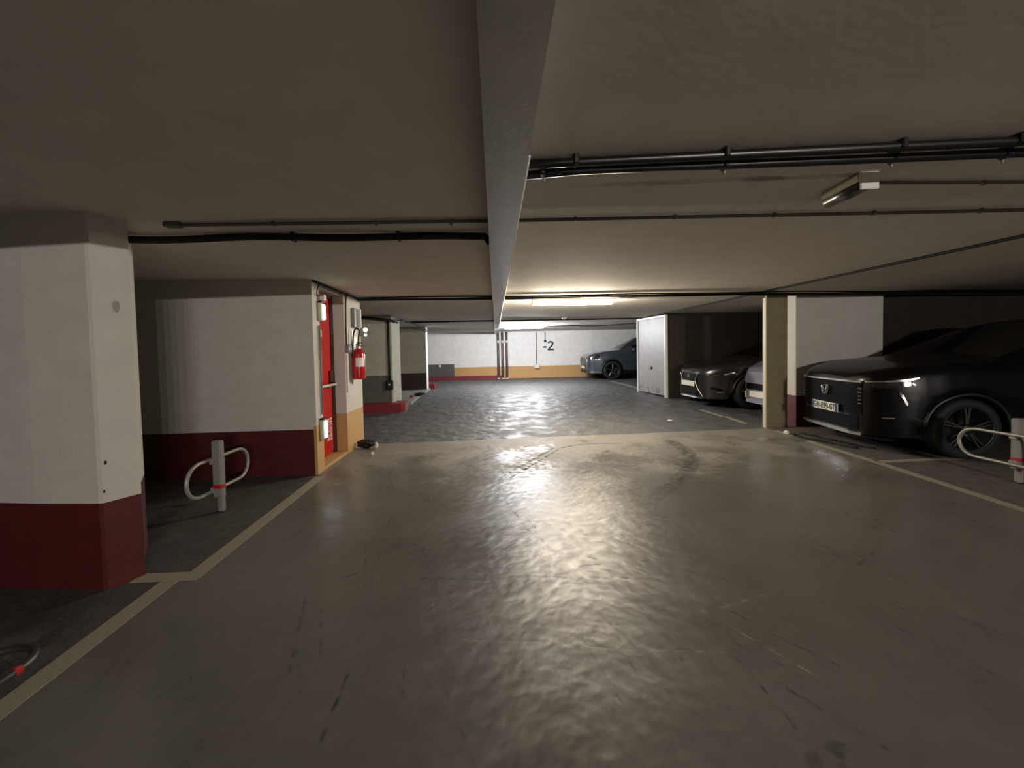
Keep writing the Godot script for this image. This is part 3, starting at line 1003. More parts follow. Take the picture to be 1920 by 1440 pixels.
	tube(st, [Vector3(0, -0.048, 0.0), Vector3(0, -0.048, -0.24)], 0.034, 14)
	build(st, "diffuser", plain(Color(0.30, 0.29, 0.26), 0.25), t)
	box_part("end_cap", Vector3(0, -0.043, 0.006), Vector3(0.084, 0.082, 0.012), M.white_plastic, t, 0.004)
	# junction box between the lamps
	t = base("detector", V(1.75, 2.1, 9.6), "little white detector on the ceiling between the two glowing tubes", "detector")
	st = new_st(true)
	lathe(st, Vector3.ZERO, Vector3.DOWN, [[0.06, 0.0], [0.06, 0.02], [0.045, 0.05], [0.0, 0.055]], 16)
	build(st, "cover", M.white_plastic, t)
	box_part("mount", Vector3(0, -0.006, 0), Vector3(0.13, 0.012, 0.13), M.white_plastic, t, 0.004)

func left_side() -> void:
	# round-edged column
	wall("concrete_column", "broad white column with a dark red painted foot and bevelled edge", [[-2.225, 2.215], [-2.205, 2.22], [-2.125, 2.36], [-2.19, 2.40], [-2.30, 2.55], [-2.45, 2.75], [-2.75, 2.80], [-2.98, 2.70], [-3.05, 2.52], [-3.0, 2.38], [-2.86, 2.29], [-2.6, 2.25]], 0.495, M.white_wall, M.red_dado, 0.0, 2.1, "column")
	var col := get_node("concrete_column")
	var along := Vector3(0.08, 0, -0.14).normalized()
	var outw := along.cross(Vector3.UP)
	for q in [[0.59, 1.60, 0.016, 0.034, M.filler], [0.10, 0.72, 0.006, 0.012, M.rust_shade_wall], [0.03, 0.56, 0.005, 0.010, M.rust_shade_wall]]:
		var c: Vector3 = V(lerpf(-2.205, -2.125, q[0]), q[1], lerpf(2.22, 2.36, q[0])) + outw * 0.002
		var sp := new_st(true)
		for k in 16:
			var a := TAU * k / 16.0; var b := TAU * (k + 1) / 16.0
			var pa: Vector3 = c + along * cos(a) * q[2] + Vector3.UP * sin(a) * q[3] * (1.0 + 0.15 * sin(a * 3.0)); var pb: Vector3 = c + along * cos(b) * q[2] + Vector3.UP * sin(b) * q[3] * (1.0 + 0.15 * sin(b * 3.0))
			tri(sp, c + outw * 0.001, pa, pb, outw)
		build(sp, "filler_spot", q[4], col)
	# wall facing the viewer behind the barrier
	wall("wall_left", "white wall with dark red lower band behind the hooped barrier", [[-9.0, 4.20], [-1.97, 4.20], [-1.97, 4.30], [-9.0, 4.30]], 0.495, M.white_wall, M.red_dado)
	# jamb, lintel and pier around the red door
	wall("wall_door_jamb", "narrow pale jamb with ochre foot on the near side of the red door", rect(-2.30, -1.94, 4.205, 4.37), 0.53, M.white_wall, M.ochre, 0.0, 2.1, "wall")
	var pier := wall("wall_door_pier", "white pier with ochre foot carrying the fire extinguisher", rect(-9.0, -1.945, 5.07, 5.68), 0.53, M.white_wall, M.ochre)
	solid("wall_door_lintel", "concrete lintel over the red door", "wall", rect(-2.30, -1.97, 4.37, 5.07), 2.04, 2.1, M.grey_wall)
	solid("wall_behind_door", "plaster closing the recess of the red door", "wall", rect(-2.30, -2.16, 4.37, 5.07), 0.0, 2.04, M.dark_wall)
	solid("trim_doorstep", "low ochre doorstep below the red door", "step", rect(-2.15, -1.95, 4.37, 5.07), 0.0, 0.035, M.ochre)
	# red door
	var t := base("door_1", V(-2.15, 0.035, 4.72), "bright red metal fire door with a white push bar", "door", "", "structure")
	box_part("leaf", Vector3(0.022, 0.99, 0.0), Vector3(0.044, 1.96, 0.60), M.door_red, t, 0.004)
	for s in [-1.0, 1.0]:
		box_part("frame", Vector3(0.035, 0.995, s * 0.325), Vector3(0.07, 1.99, 0.05), M.frame_red, t, 0.006)
	box_part("frame", Vector3(0.035, 1.99, 0.0), Vector3(0.07, 0.03, 0.70), M.frame_red, t, 0.006)
	tube_part("push_bar", [Vector3(0.12, 0.885, 0.27), Vector3(0.12, 0.885, -0.24)], 0.016, M.white_plastic, t, 10)
	for z in [0.25, -0.22]:
		box_part("bar_bracket", Vector3(0.08, 0.885, z), Vector3(0.09, 0.06, 0.05), M.black_plastic, t, 0.008)
	box_part("lock_case", Vector3(0.06, 0.98, -0.25), Vector3(0.03, 0.16, 0.05), M.frame_red, t, 0.006)
	# white print on the lower half of the door
	var out_x := Basis(Vector3(0, -1, 0), Vector3(0, 0, -1), Vector3(1, 0, 0))
	for k in 2:
		lettering(["ISSUE DE", "SECOURS"][k], 0.06, M.label_white, t, Vector3(0.0455, 0.32, -0.15 - k * 0.08), out_x, "lettering", "Droid Sans", 700, 0.8)
	box_part("sticker", Vector3(0.0455, 1.52, -0.02), Vector3(0.003, 0.09, 0.08), M.label_white, t)
	# conduits and boxes on the jamb
	t = base("conduit", Vector3.ZERO, "grey conduit running down the jamb between the two emergency lamps", "conduit")
	tube_part("pipe", [V(-1.925, 1.62, 4.33), V(-1.925, 0.64, 4.33)], 0.011, M.grey_plastic, t)
	tube_part("pipe", smooth_path([V(-1.925, 1.93, 4.30), V(-1.92, 1.99, 4.29), V(-1.92, 2.06, 4.33)], 5), 0.006, M.black_cable, t, 6)
	exit_lamp("lit emergency exit lamp with green tint above the red door", V(-1.90, 1.77, 4.40), 0.20, Color(0.75, 1.0, 0.86), 2.6, true)
	exit_lamp("lit emergency lamp low on the jamb beside the red door", V(-1.90, 0.47, 4.35), 0.22, Color(0.85, 0.97, 1.0), 2.6, false)
	# pier fittings
	t = base("conduit", Vector3.ZERO, "black cable dropping down the pier to a grey switch box", "conduit")
	tube_part("pipe", smooth_path([V(-1.93, 2.085, 5.20), V(-1.93, 2.06, 5.15), V(-1.93, 1.97, 5.12), V(-1.932, 1.80, 5.11), V(-1.932, 1.60, 5.10), V(-1.932, 1.42, 5.10)], 5), 0.009, M.black_cable, t, 7)
	box_part("switch_box", V(-1.92, 1.37, 5.105), Vector3(0.05, 0.11, 0.06), M.grey_plastic, t, 0.008)
	box_part("conduit_cover", V(-1.935, 1.05, 5.12), Vector3(0.02, 0.50, 0.05), M.white_plastic, t, 0.004)
	t = base("sign_panel", V(-1.92, 1.79, 5.42), "white wall sign in a grey holder above the extinguisher", "sign")
	box_part("holder", Vector3(0, 0, 0.03), Vector3(0.05, 0.26, 0.14), M.grey_plastic, t, 0.006)
	box_part("face", Vector3(0.03, 0, -0.05), Vector3(0.06, 0.26, 0.02), M.label_white, t, 0.003)
	box_part("notice", Vector3(-0.018, -0.28, 0.02), Vector3(0.006, 0.24, 0.18), M.label_white, t, 0.001)
	# pair of small white globes, given emission
	t = base("white_globes", V(-1.86, 1.62, 5.68), "two small round white globes on the pier edge over the extinguisher", "light")
	box_part("bracket", Vector3(-0.04, -0.02, 0.02), Vector3(0.09, 0.10, 0.03), M.grey_plastic, t, 0.005)
	for q in [[0.02, 0.032], [-0.055, 0.020]]:
		var st := new_st(true)
		var prof := []
		for k in 9:
			prof.append([q[1] * sin(PI * k / 8.0), -q[1] * cos(PI * k / 8.0)])
		lathe(st, Vector3(0.0, q[0], 0.045), Vector3.UP, prof, 14)
		build(st, "white_globe", glow(Color(1.0, 0.97, 0.90), 1.6), t)
	extinguisher()
	# bundled cables at the ceiling corner
	tag(tube_part("ceiling_cable", smooth_path([V(-1.93, 2.085, 4.22), V(-1.92, 2.08, 4.6), V(-1.90, 2.07, 5.1), V(-1.86, 2.065, 5.5), V(-1.6, 2.07, 5.56)], 6), 0.012, M.black_cable, self, 7), "black cable along the ceiling corner over the red door", "cable")
	# block beyond the side ramp
	wall("wall_left_far", "grey wall with charcoal lower band beyond the side ramp", rect(-9.0, -2.23, 8.3, 9.0), 0.82, M.grey_wall, M.grey_dado, -0.1)
	solid("wall_left_far_edge", "bare pale edge of the wall with charcoal band", "wall", rect(-2.23, -2.195, 8.29, 9.0), 0.0, 2.1, M.grey_wall)
	solid("kerb", "dark red painted kerb at the foot of the grey wall", "kerb", [[-9.0, 8.12], [-2.0, 8.12], [-1.93, 8.2], [-1.93, 8.50], [-2.19, 8.62], [-9.0, 8.62]], 0.0, 0.24, M.kerb_red)
	t = base("conduit", Vector3.ZERO, "dark conduit down the grey wall to a black socket", "conduit")
	tube_part("pipe", [V(-2.26, 2.02, 8.28), V(-2.26, 0.70, 8.28)], 0.022, M.black_cable, t)
	box_part("socket_box", V(-2.26, 0.62, 8.265), Vector3(0.16, 0.20, 0.06), M.black_plastic, t, 0.015)
	box_part("socket_ring", V(-2.26, 0.63, 8.23), Vector3(0.035, 0.035, 0.012), M.white_plastic, t, 0.004)
	tag(tube_part("ceiling_pipe", smooth_path([V(-3.4, 2.11 - 0.03, 8.22), V(-2.75, 2.055, 8.22), V(-2.2, 1.99, 8.24), V(-2.14, 1.965, 8.6)], 5), 0.026, M.black_cable, self, 8), "dark pipe sloping along the top of the grey wall", "pipe")
	tag(tube_part("ceiling_cable", smooth_path([V(-2.1, 2.03, 8.7), V(-2.12, 2.05, 10.0), V(-2.1, 2.0, 11.8), V(-2.1, 1.92, 11.9)], 5), 0.016, M.black_cable, self, 7), "dark cable from the grey wall to the maroon banded wall", "cable")
	# raised pavement and the next wall
	solid("pavement", "pale raised pavement strip between the two recessed walls", "pavement", [[-9.0, 9.0], [-1.98, 9.0], [-2.10, 12.5], [-2.12, 13.6], [-9.0, 13.6]], 0.0, 0.145, M.pavement)
	wall("wall_left_recess", "grey wall with blackish maroon lower band above the pavement", rect(-9.0, -2.15, 12.0, 12.4), 0.66, M.grey_wall, M.maroon_dado, -0.1)
	solid("wall_left_recess_lit_edge", "edge face of the maroon banded wall with lamp light put into its white", "wall", rect(-2.15, -2.13, 11.98, 12.25), 0.1, 2.1, M.far_wall)  # reveal facing the tubes; their light is painted in as a whiter material
	solid("kerb", "short dark red kerb at the corner of the maroon banded wall", "kerb", [[-2.6, 12.42], [-1.98, 12.42], [-2.02, 13.2], [-2.6, 13.2]], 0.1, 0.27, M.kerb_red)

func exit_lamp(label: String, at: Vector3, h: float, tint: Color, e: float, with_box: bool) -> void:
	var t := base("exit_lamp", at, label, "lamp", "emergency lamps by the red door")
	box_part("housing", Vector3(-0.02, 0, 0.03), Vector3(0.04, h, 0.10), M.ivory, t, 0.01)
	box_part("glow_panel", Vector3(0.008, 0, 0.02), Vector3(0.02, h * 0.86, 0.05), glow(tint, e), t, 0.008)
	box_part("end_cap", Vector3(-0.015, h * 0.5 + 0.01, 0.03), Vector3(0.045, 0.02, 0.09), M.black_plastic, t, 0.004)
	if with_box:
		box_part("junction_box", Vector3(0.0, h * 0.5 + 0.06, 0.02), Vector3(0.05, 0.07, 0.05), M.white_plastic, t, 0.006)
	var l := OmniLight3D.new()
	l.name = "lamp_light"
	l.light_color = tint
	l.light_energy = 0.006
	l.light_size = 0.04
	l.omni_range = 30.0
	l.omni_attenuation = 2.0
	l.shadow_enabled = true
	t.add_child(l, true)
	l.position = Vector3(0.09, 0, 0.0)

func extinguisher() -> void:
	var t := base("fire_extinguisher", V(-1.855, 0.955, 5.30), "red fire extinguisher with white label hanging on the pier", "extinguisher")
	var st := new_st(true)
	lathe(st, Vector3.ZERO, Vector3.UP, [[0.0, 0.0], [0.07, 0.0], [0.082, 0.012], [0.085, 0.03], [0.085, 0.33], [0.075, 0.37], [0.05, 0.40], [0.03, 0.415], [0.0, 0.42]], 28)
	build(st, "cylinder", M.ext_red, t)
	st = new_st(true)
	var x := Vector3.RIGHT
	for k in 10:
		var a := 0.25 + k * 0.14; var b := a + 0.14
		var pa := Vector3(cos(a), 0, sin(a)) * 0.0862; var pb := Vector3(cos(b), 0, sin(b)) * 0.0862
		quad(st, pa + Vector3(0, 0.17, 0), pb + Vector3(0, 0.17, 0), pb + Vector3(0, 0.29, 0), pa + Vector3(0, 0.29, 0), pa)
	build(st, "paper_label", M.label_white, t)
	st = new_st(true)
	lathe(st, Vector3(0, 0.41, 0), Vector3.UP, [[0.028, 0.0], [0.028, 0.05], [0.018, 0.06], [0.018, 0.09], [0.0, 0.09]], 14)
	build(st, "valve", M.dull_chrome, t)
	box_part("handle", Vector3(0.03, 0.485, 0.02), Vector3(0.11, 0.014, 0.022), M.chrome, t, 0.004, Basis(Vector3.BACK, 0.35))
	box_part("handle", Vector3(0.035, 0.455, 0.02), Vector3(0.10, 0.014, 0.022), M.chrome, t, 0.004, Basis(Vector3.BACK, -0.2))
	tube_part("hose", smooth_path([Vector3(0.02, 0.47, 0.03), Vector3(0.03, 0.56, 0.05), Vector3(0.03, 0.66, 0.03), Vector3(-0.01, 0.68, 0.04), Vector3(-0.03, 0.60, 0.07), Vector3(-0.035, 0.45, 0.09), Vector3(-0.04, 0.30, 0.10)], 6), 0.011, M.rubber, t, 8)
	box_part("wall_bracket", Vector3(-0.09, 0.30, 0), Vector3(0.03, 0.12, 0.06), M.galv, t, 0.004)
	box_part("wall_bracket", Vector3(-0.09, -0.03, 0.0), Vector3(0.02, 0.08, 0.03), M.galv, t, 0.004)

func far_end() -> void:
	var D := 16.4
	var t := base("wall_far", Vector3.ZERO, "bright white end wall with an ochre lower band", "wall", "", "structure")
	var st := new_st()
	prism(st, rect(-9.0, 10.0, D, D + 0.3), 0.62, 2.1)
	build(st, "plaster", M.far_wall, t)
	st = new_st()
	prism(st, rect(-9.0, 10.0, D, D + 0.3), 0.0, 0.62)
	build(st, "painted_dado", M.ochre, t)
	box_part("repainted_patch", V(-2.6, 0.46, D - 0.003), Vector3(1.7, 0.62, 0.006), M.grey_dado, t)
	solid("kerb", "bright red painted kerb along the end wall", "kerb", [[-9.0, 16.15], [-0.2, 16.22], [0.25, 16.36], [0.25, 16.4], [-9.0, 16.4]], 0.0, 0.25, M.kerb_red)
	# three risers
	for k in 3:
		var x: float = [0.13, 0.31, 0.49][k]
		t = base("riser_pipe", V(x, 0.11, D - 0.06), ["brown riser pipe nearest the red kerb on the end wall", "middle one of three brown riser pipes on the end wall", "brown riser pipe nearest the -2 lettering on the end wall"][k], "pipe", "three riser pipes")
		tube_part("pipe", [Vector3.ZERO, Vector3(0, 1.98, 0)], 0.05, M.pipe_brown, t, 14)
		st = new_st(true)
		lathe(st, Vector3(0, 1.52, 0), Vector3.UP, [[0.05, 0.0], [0.065, 0.0], [0.065, 0.10], [0.05, 0.10]], 14)
		build(st, "collar", M.white_plastic, t)
		st = new_st(true)
		lathe(st, Vector3(0, 0.0, 0), Vector3.UP, [[0.07, 0.0], [0.07, 0.03], [0.05, 0.03]], 14)
		build(st, "foot_flange", M.white_plastic, t)
	t = base("conduit", Vector3.ZERO, "grey conduit dropping to a white box on the end wall", "conduit")
	tube_part("pipe", [V(1.76, 2.06, D - 0.03), V(1.76, 0.70, D - 0.03)], 0.02, M.grey_plastic, t)
	box_part("socket_box", V(1.76, 0.60, D - 0.06), Vector3(0.24, 0.18, 0.12), M.white_plastic, t, 0.02)
	t = base("conduit", Vector3.ZERO, "short dark rod ending in a knob above the -2 lettering", "conduit")
	tube_part("pipe", [V(2.14, 2.06, D - 0.03), V(2.14, 1.72, D - 0.03)], 0.018, M.grey_plastic, t)
	st = new_st(true)
	lathe(st, V(2.14, 1.62, D - 0.04), Vector3.UP, [[0.0, 0.0], [0.045, 0.02], [0.06, 0.06], [0.045, 0.1], [0.0, 0.12]], 12)
	build(st, "knob", M.black_plastic, t)
	t = base("level_sign", V(2.28, 1.46, D - 0.002), "black -2 level lettering painted on the end wall", "lettering")
	lettering("-2", 0.40, M.print, t, Vector3.ZERO, Basis.IDENTITY, "lettering", "Droid Sans", 600, 1.0)
	t = base("wall_button", V(-2.36, 0.70, D - 0.02), "little round white disc on the grey patch of the end wall", "button")
	st = new_st(true)
	lathe(st, Vector3.ZERO, Vector3(0, 0, 1), [[0.06, 0.0], [0.06, 0.02], [0.05, 0.03], [0.0, 0.03]], 16)
	build(st, "disc", M.label_white, t)
	tag(tube_part("ceiling_cable", smooth_path([V(1.6, 2.07, 12.6), V(2.6, 2.085, 12.8), V(3.6, 2.08, 13.0), V(4.6, 2.09, 12.0), V(5.4, 2.085, 11.2)], 5), 0.014, M.black_cable, self, 7), "grey cable leading from the cool tube toward the slate blue car", "cable")

func right_side() -> void:
	# olive post, white pier and wall behind the black car
	solid("partition_post", "olive brown partition panel standing at the bay edge", "partition", rect(4.24, 4.57, 5.83, 5.87), 0.0, 2.09, M.olive)
	solid("trim_lit_post_edge", "aisle edge of the olive partition panel with lamp light put into its cream colour", "trim", rect(4.222, 4.24, 5.83, 5.90), 0.0, 2.04, M.ivory)  # lit aisle face of the panel, its brightness put into a paler material
	wall("wall_right", "white wall with dark red lower band behind the black car", rect(4.74, 6.16, 5.86, 6.07), 0.49, M.white_wall, M.red_dado)
	solid("wall_right_shade", "wall behind the roof of the black car with the bay shade put into its dark brown", "wall", rect(6.16, 10.0, 6.01, 6.07), 0.0, 2.1, M.rust_shade_wall)  # stands for the shaded depth of the bay; the shade is in its colour
	# lock-up garage
	solid("wall_garage_side", "dark brown side wall of the lock-up garage", "wall", rect(4.14, 10.0, 8.98, 9.12), 0.0, 2.1, M.rust_shade_wall)
	solid("wall_garage_back", "plaster wall on the far side of the lock-up garage", "wall", rect(3.95, 10.0, 10.42, 10.56), 0.0, 2.1, M.dark_wall)
	var a := Vector2(4.09, 9.0); var b := Vector2(3.89, 10.36)
	var mid := (a + b) * 0.5
	var span := a.distance_to(b)
	var t := base("garage_door", V(mid.x, 0.0, mid.y), "light grey steel garage door in a white frame", "garage door")
	t.rotation.y = atan2(b.x - a.x, b.y - a.y) * -1.0
	var st := new_st()
	box_part("leaf", Vector3(0.01, 1.10, 0), Vector3(0.035, 1.95, span - 0.12), M.sheet_grimy, t, 0.004)
	for s in [-1.0, 1.0]:
		box_part("frame", Vector3(0, 1.08, s * (span * 0.5 - 0.04)), Vector3(0.07, 2.0, 0.07), M.sheet_frame, t, 0.01)
	box_part("frame", Vector3(0, 2.05, 0), Vector3(0.07, 0.07, span), M.sheet_frame, t, 0.01)
	st = new_st(true)
	lathe(st, Vector3(-0.008, 0.78, 0.02), Vector3(-1, 0, 0), [[0.04, 0.0], [0.04, 0.012], [0.0, 0.014]], 16)
	build(st, "lock", M.black_plastic, t)

func vehicles() -> void:
	# ---- black car in the bay
	var p := {
		"length": 4.3, "uf": 0.86, "ur": 3.46, "tyre": 0.335, "arch": 0.385, "paint": M.paint_black, "spokes": 5, "mirror": 1.62,
		"w": [[0.0, 0.40], [0.015, 0.49], [0.045, 0.58], [0.09, 0.65], [0.16, 0.715], [0.28, 0.785], [0.45, 0.84], [0.65, 0.875], [0.9, 0.89], [3.6, 0.89], [4.0, 0.84], [4.2, 0.76], [4.3, 0.68]],
		"sill": [[0.0, 0.20], [0.4, 0.21], [0.9, 0.23], [3.6, 0.24], [4.3, 0.32]],
		"belt": [[0.0, 0.84], [0.05, 0.88], [0.15, 0.92], [0.5, 0.985], [1.2, 1.05], [2.4, 1.07], [3.6, 1.10], [4.1, 1.06], [4.3, 0.98]],
		"rail": [[0.0, 0.87], [0.05, 0.92], [0.15, 0.965], [0.5, 1.04], [1.20, 1.105], [1.5, 1.22], [2.05, 1.47], [2.4, 1.52], [3.1, 1.50], [3.6, 1.36], [4.0, 1.18], [4.2, 1.08], [4.3, 1.0]],
		"top": [[0.0, 0.89], [0.05, 0.945], [0.15, 0.99], [0.5, 1.07], [1.15, 1.135], [1.5, 1.29], [2.0, 1.53], [2.4, 1.58], [3.0, 1.57], [3.5, 1.48], [3.9, 1.28], [4.2, 1.10], [4.3, 1.02]],
		"wr": [[0.0, 0.86], [0.5, 0.88], [1.15, 0.86], [1.6, 0.80], [2.1, 0.70], [3.2, 0.69], [3.8, 0.72], [4.3, 0.8]],
		"glass": [["windscreen", 1.22, 1.98], ["rear_window", 3.5, 3.92], ["side_window", 1.62, 2.42], ["side_window", 2.48, 3.25]],
		"handles": [2.2, 3.1], "seams": [1.42, 2.44]}
	var t := car("black_suv", "black car with chrome grille edge parked nose out by the olive panel", p, V(4.45, 0.0, 4.96), deg_to_rad(11.0))
	nose_band(p, -0.56, 0.56, 0.44, 0.835, 0.006, "grille", M.grille_black, t, 24)
	for k in 9:
		nose_band(p, -0.55, 0.55, 0.485 + k * 0.038, 0.495 + k * 0.038, 0.018, "grille_slat", M.grille_black, t, 16)
	for s in [-1.0, 1.0]:
		for k in 5:
			nose_band(p, s * 0.525, s * 0.56, 0.57 + k * 0.045, 0.579 + k * 0.045, 0.022, "grille_fin", M.dull_chrome, t, 3)
	nose_band(p, -0.56, 0.56, 0.826, 0.846, 0.024, "grille_trim", M.dull_chrome, t, 24)
	for s in [-1.0, 1.0]:
		flank_strip(p, s, [[0.05, 0.832, 0.846], [0.2, 0.845, 0.862], [0.36, 0.862, 0.888], [0.43, 0.892, 0.908]], 0.014, "lamp_trim", M.dull_chrome, t)
		flank_strip(p, s, [[0.06, 0.775, 0.828], [0.2, 0.775, 0.84], [0.36, 0.81, 0.855]], 0.006, "headlamp", M.lens, t)
		flank_strip(p, s, [[0.265, 0.70, 0.745], [0.30, 0.65, 0.70], [0.315, 0.60, 0.66], [0.335, 0.58, 0.615]], 0.012, "air_blade", M.chrome, t, 8)
		flank_strip(p, s, [[0.15, 0.42, 0.435], [0.24, 0.425, 0.44]], 0.008, "fog_lamp", M.dull_chrome, t, 6)
	nose_band(p, -0.52, 0.52, 0.25, 0.41, 0.004, "lower_intake", M.grille_black, t, 20)
	nose_band(p, -0.58, 0.56, 0.185, 0.225, 0.02, "bumper_lip", M.dull_chrome, t, 24, 0.6)
	plate(t, "GH-899-GT", Vector3(-0.04, 0.475, 0))
	# badge: letter-like mark in a rounded frame
	var st := new_st(true)
	tube(st, [Vector3(-0.036, 0.750, -0.062), Vector3(-0.036, 0.755, 0.062), Vector3(-0.036, 0.690, 0.058), Vector3(-0.036, 0.645, 0.042), Vector3(-0.036, 0.640, -0.042), Vector3(-0.036, 0.690, -0.058), Vector3(-0.036, 0.750, -0.062)], 0.007, 6)
	var bd := build(st, "badge", M.chrome, t)
	tube_part("badge_stroke", [Vector3(-0.038, 0.748, -0.036), Vector3(-0.038, 0.690, -0.026), Vector3(-0.038, 0.644, -0.030)], 0.010, M.chrome, bd, 6)
	tube_part("badge_stroke", [Vector3(-0.038, 0.748, 0.036), Vector3(-0.038, 0.690, 0.026), Vector3(-0.038, 0.644, 0.030)], 0.010, M.chrome, bd, 6)
	tube_part("badge_stroke", [Vector3(-0.038, 0.692, -0.026), Vector3(-0.038, 0.692, 0.026)], 0.009, M.chrome, bd, 6)

	# ---- slate blue car by the end wall
	var q := {
		"length": 4.35, "uf": 0.90, "ur": 3.52, "tyre": 0.355, "arch": 0.40, "paint": M.paint_slate, "spokes": 5, "mirror": 1.7, "rim": M.black_plastic,
		"w": [[0.0, 0.54], [0.04, 0.64], [0.1, 0.72], [0.25, 0.80], [0.5, 0.87], [0.8, 0.91], [3.6, 0.92], [4.05, 0.86], [4.25, 0.78], [4.35, 0.7]],
		"sill": [[0.0, 0.24], [0.4, 0.23], [0.9, 0.25], [3.6, 0.26], [4.35, 0.34]],
		"belt": [[0.0, 0.80], [0.06, 0.86], [0.2, 0.92], [0.6, 0.99], [1.25, 1.05], [2.4, 1.08], [3.6, 1.12], [4.1, 1.10], [4.35, 1.0]],
		"rail": [[0.0, 0.84], [0.06, 0.91], [0.2, 0.98], [0.6, 1.06], [1.25, 1.12], [1.6, 1.28], [2.15, 1.54], [2.5, 1.58], [3.2, 1.56], [3.7, 1.40], [4.1, 1.22], [4.35, 1.05]],
		"top": [[0.0, 0.86], [0.06, 0.94], [0.2, 1.01], [0.6, 1.09], [1.2, 1.15], [1.6, 1.37], [2.1, 1.61], [2.5, 1.65], [3.1, 1.64], [3.6, 1.54], [4.0, 1.32], [4.35, 1.08]],
		"wr": [[0.0, 0.86], [0.5, 0.88], [1.2, 0.86], [1.65, 0.80], [2.2, 0.70], [3.3, 0.69], [3.9, 0.72], [4.35, 0.8]],
		"glass": [["windscreen", 1.28, 2.05], ["rear_window", 3.6, 4.02], ["side_window", 1.7, 2.5], ["side_window", 2.56, 3.35]],
		"handles": [2.25, 3.15], "seams": [1.5, 2.52]}
	t = car("slate_suv", "slate blue car with bright wheel spokes parked against the end wall", q, V(3.55, 0.11, 15.32), 0.0)
	box_part("grille", Vector3(-0.004, 0.60, 0), Vector3(0.02, 0.50, 0.96), M.lens, t, 0.012)
	for k in 6:
		box_part("grille_slat", Vector3(-0.018, 0.44 + k * 0.065, 0), Vector3(0.012, 0.02, 0.92), M.black_plastic, t, 0.004)
	for s in [-1.0, 1.0]:
		tube_part("grille_trim", smooth_path([Vector3(-0.01, 0.85, s * 0.30), Vector3(-0.012, 0.84, s * 0.44), Vector3(0.0, 0.78, s * 0.52), Vector3(0.0, 0.6, s * 0.53), Vector3(-0.01, 0.36, s * 0.50)], 5), 0.024, M.chrome, t, 8)
		flank_strip(q, s, [[0.06, 0.80, 0.84], [0.2, 0.78, 0.90], [0.36, 0.82, 0.95], [0.44, 0.88, 0.97]], 0.008, "headlamp", M.lens, t)
		flank_strip(q, s, [[0.05, 0.74, 0.775], [0.3, 0.755, 0.785]], 0.010, "daylight_strip", M.chrome, t, 8)
		flank_strip(q, s, [[0.06, 0.27, 0.32], [0.42, 0.27, 0.33]], 0.012, "bumper_trim", M.dull_chrome, t, 8)
	box_part("lower_intake", Vector3(-0.002, 0.30, 0), Vector3(0.02, 0.09, 0.9), M.black_plastic, t, 0.008)
	var npl := box_part("number_plate", Vector3(-0.03, 0.47, 0), Vector3(0.012, 0.11, 0.52), M.plate_white, t, 0.003)

	# ---- graphite car beside the lock-up garage
	var g := {
		"length": 4.2, "uf": 0.86, "ur": 3.42, "tyre": 0.33, "arch": 0.375, "paint": M.paint_graphite, "spokes": 5, "mirror": 1.6, "mirror_out": 0.3,
		"w": [[0.0, 0.28], [0.015, 0.36], [0.05, 0.45], [0.11, 0.54], [0.25, 0.66], [0.45, 0.75], [0.8, 0.82], [3.6, 0.83], [4.0, 0.78], [4.2, 0.68]],
		"sill": [[0.0, 0.18], [0.4, 0.19], [0.9, 0.21], [3.6, 0.22], [4.2, 0.3]],
		"belt": [[0.0, 0.68], [0.06, 0.73], [0.2, 0.79], [0.6, 0.86], [1.2, 0.92], [2.4, 0.95], [3.6, 0.98], [4.2, 0.9]],
		"rail": [[0.0, 0.71], [0.06, 0.77], [0.2, 0.84], [0.6, 0.91], [1.2, 0.97], [1.6, 1.14], [2.1, 1.34], [2.5, 1.38], [3.2, 1.33], [3.7, 1.15], [4.2, 0.95]],
		"top": [[0.0, 0.73], [0.06, 0.79], [0.2, 0.86], [0.6, 0.94], [1.15, 1.00], [1.6, 1.22], [2.05, 1.41], [2.5, 1.45], [3.1, 1.42], [3.6, 1.26], [4.2, 0.98]],
		"wr": [[0.0, 0.86], [0.5, 0.88], [1.2, 0.86], [1.65, 0.80], [2.2, 0.70], [3.3, 0.69], [3.9, 0.72], [4.2, 0.8]],
		"glass": [["windscreen", 1.22, 2.0], ["rear_window", 3.45, 3.9], ["side_window", 1.62, 2.4], ["side_window", 2.46, 3.2]],
		"handles": [2.2, 3.0], "seams": [1.42, 2.43]}
	t = car("graphite_car", "low graphite car with waisted grille parked beside the lock-up garage", g, V(4.13, 0.06, 8.04), deg_to_rad(-1.0))
	nose_band(g, -0.33, 0.33, 0.22, 0.68, 0.006, "grille", M.grille_black, t, 20)
	for k in 7:
		nose_band(g, -0.30, 0.30, 0.27 + k * 0.055, 0.28 + k * 0.055, 0.016, "grille_slat", M.grille_black, t, 12)
	for s in [-1.0, 1.0]:
		tube_part("grille_trim", smooth_path([Vector3(0.0, 0.68, s * 0.34), Vector3(-0.012, 0.56, s * 0.27), Vector3(-0.012, 0.48, s * 0.28), Vector3(0.01, 0.34, s * 0.36), Vector3(0.05, 0.21, s * 0.45)], 5), 0.010, M.dull_chrome, t, 8)
		flank_strip(g, s, [[0.12, 0.655, 0.68], [0.3, 0.67, 0.75], [0.5, 0.73, 0.80]], 0.008, "headlamp", M.lens, t)
		flank_strip(g, s, [[0.13, 0.645, 0.662], [0.26, 0.655, 0.678]], 0.012, "daylight_strip", M.chrome, t, 6)
		flank_strip(g, s, [[0.34, 0.665, 0.69], [0.52, 0.705, 0.735]], 0.012, "daylight_strip", M.chrome, t, 6)
		flank_strip(g, s, [[0.14, 0.38, 0.44], [0.32, 0.35, 0.38]], 0.004, "air_inlet", M.grille_black, t, 6)
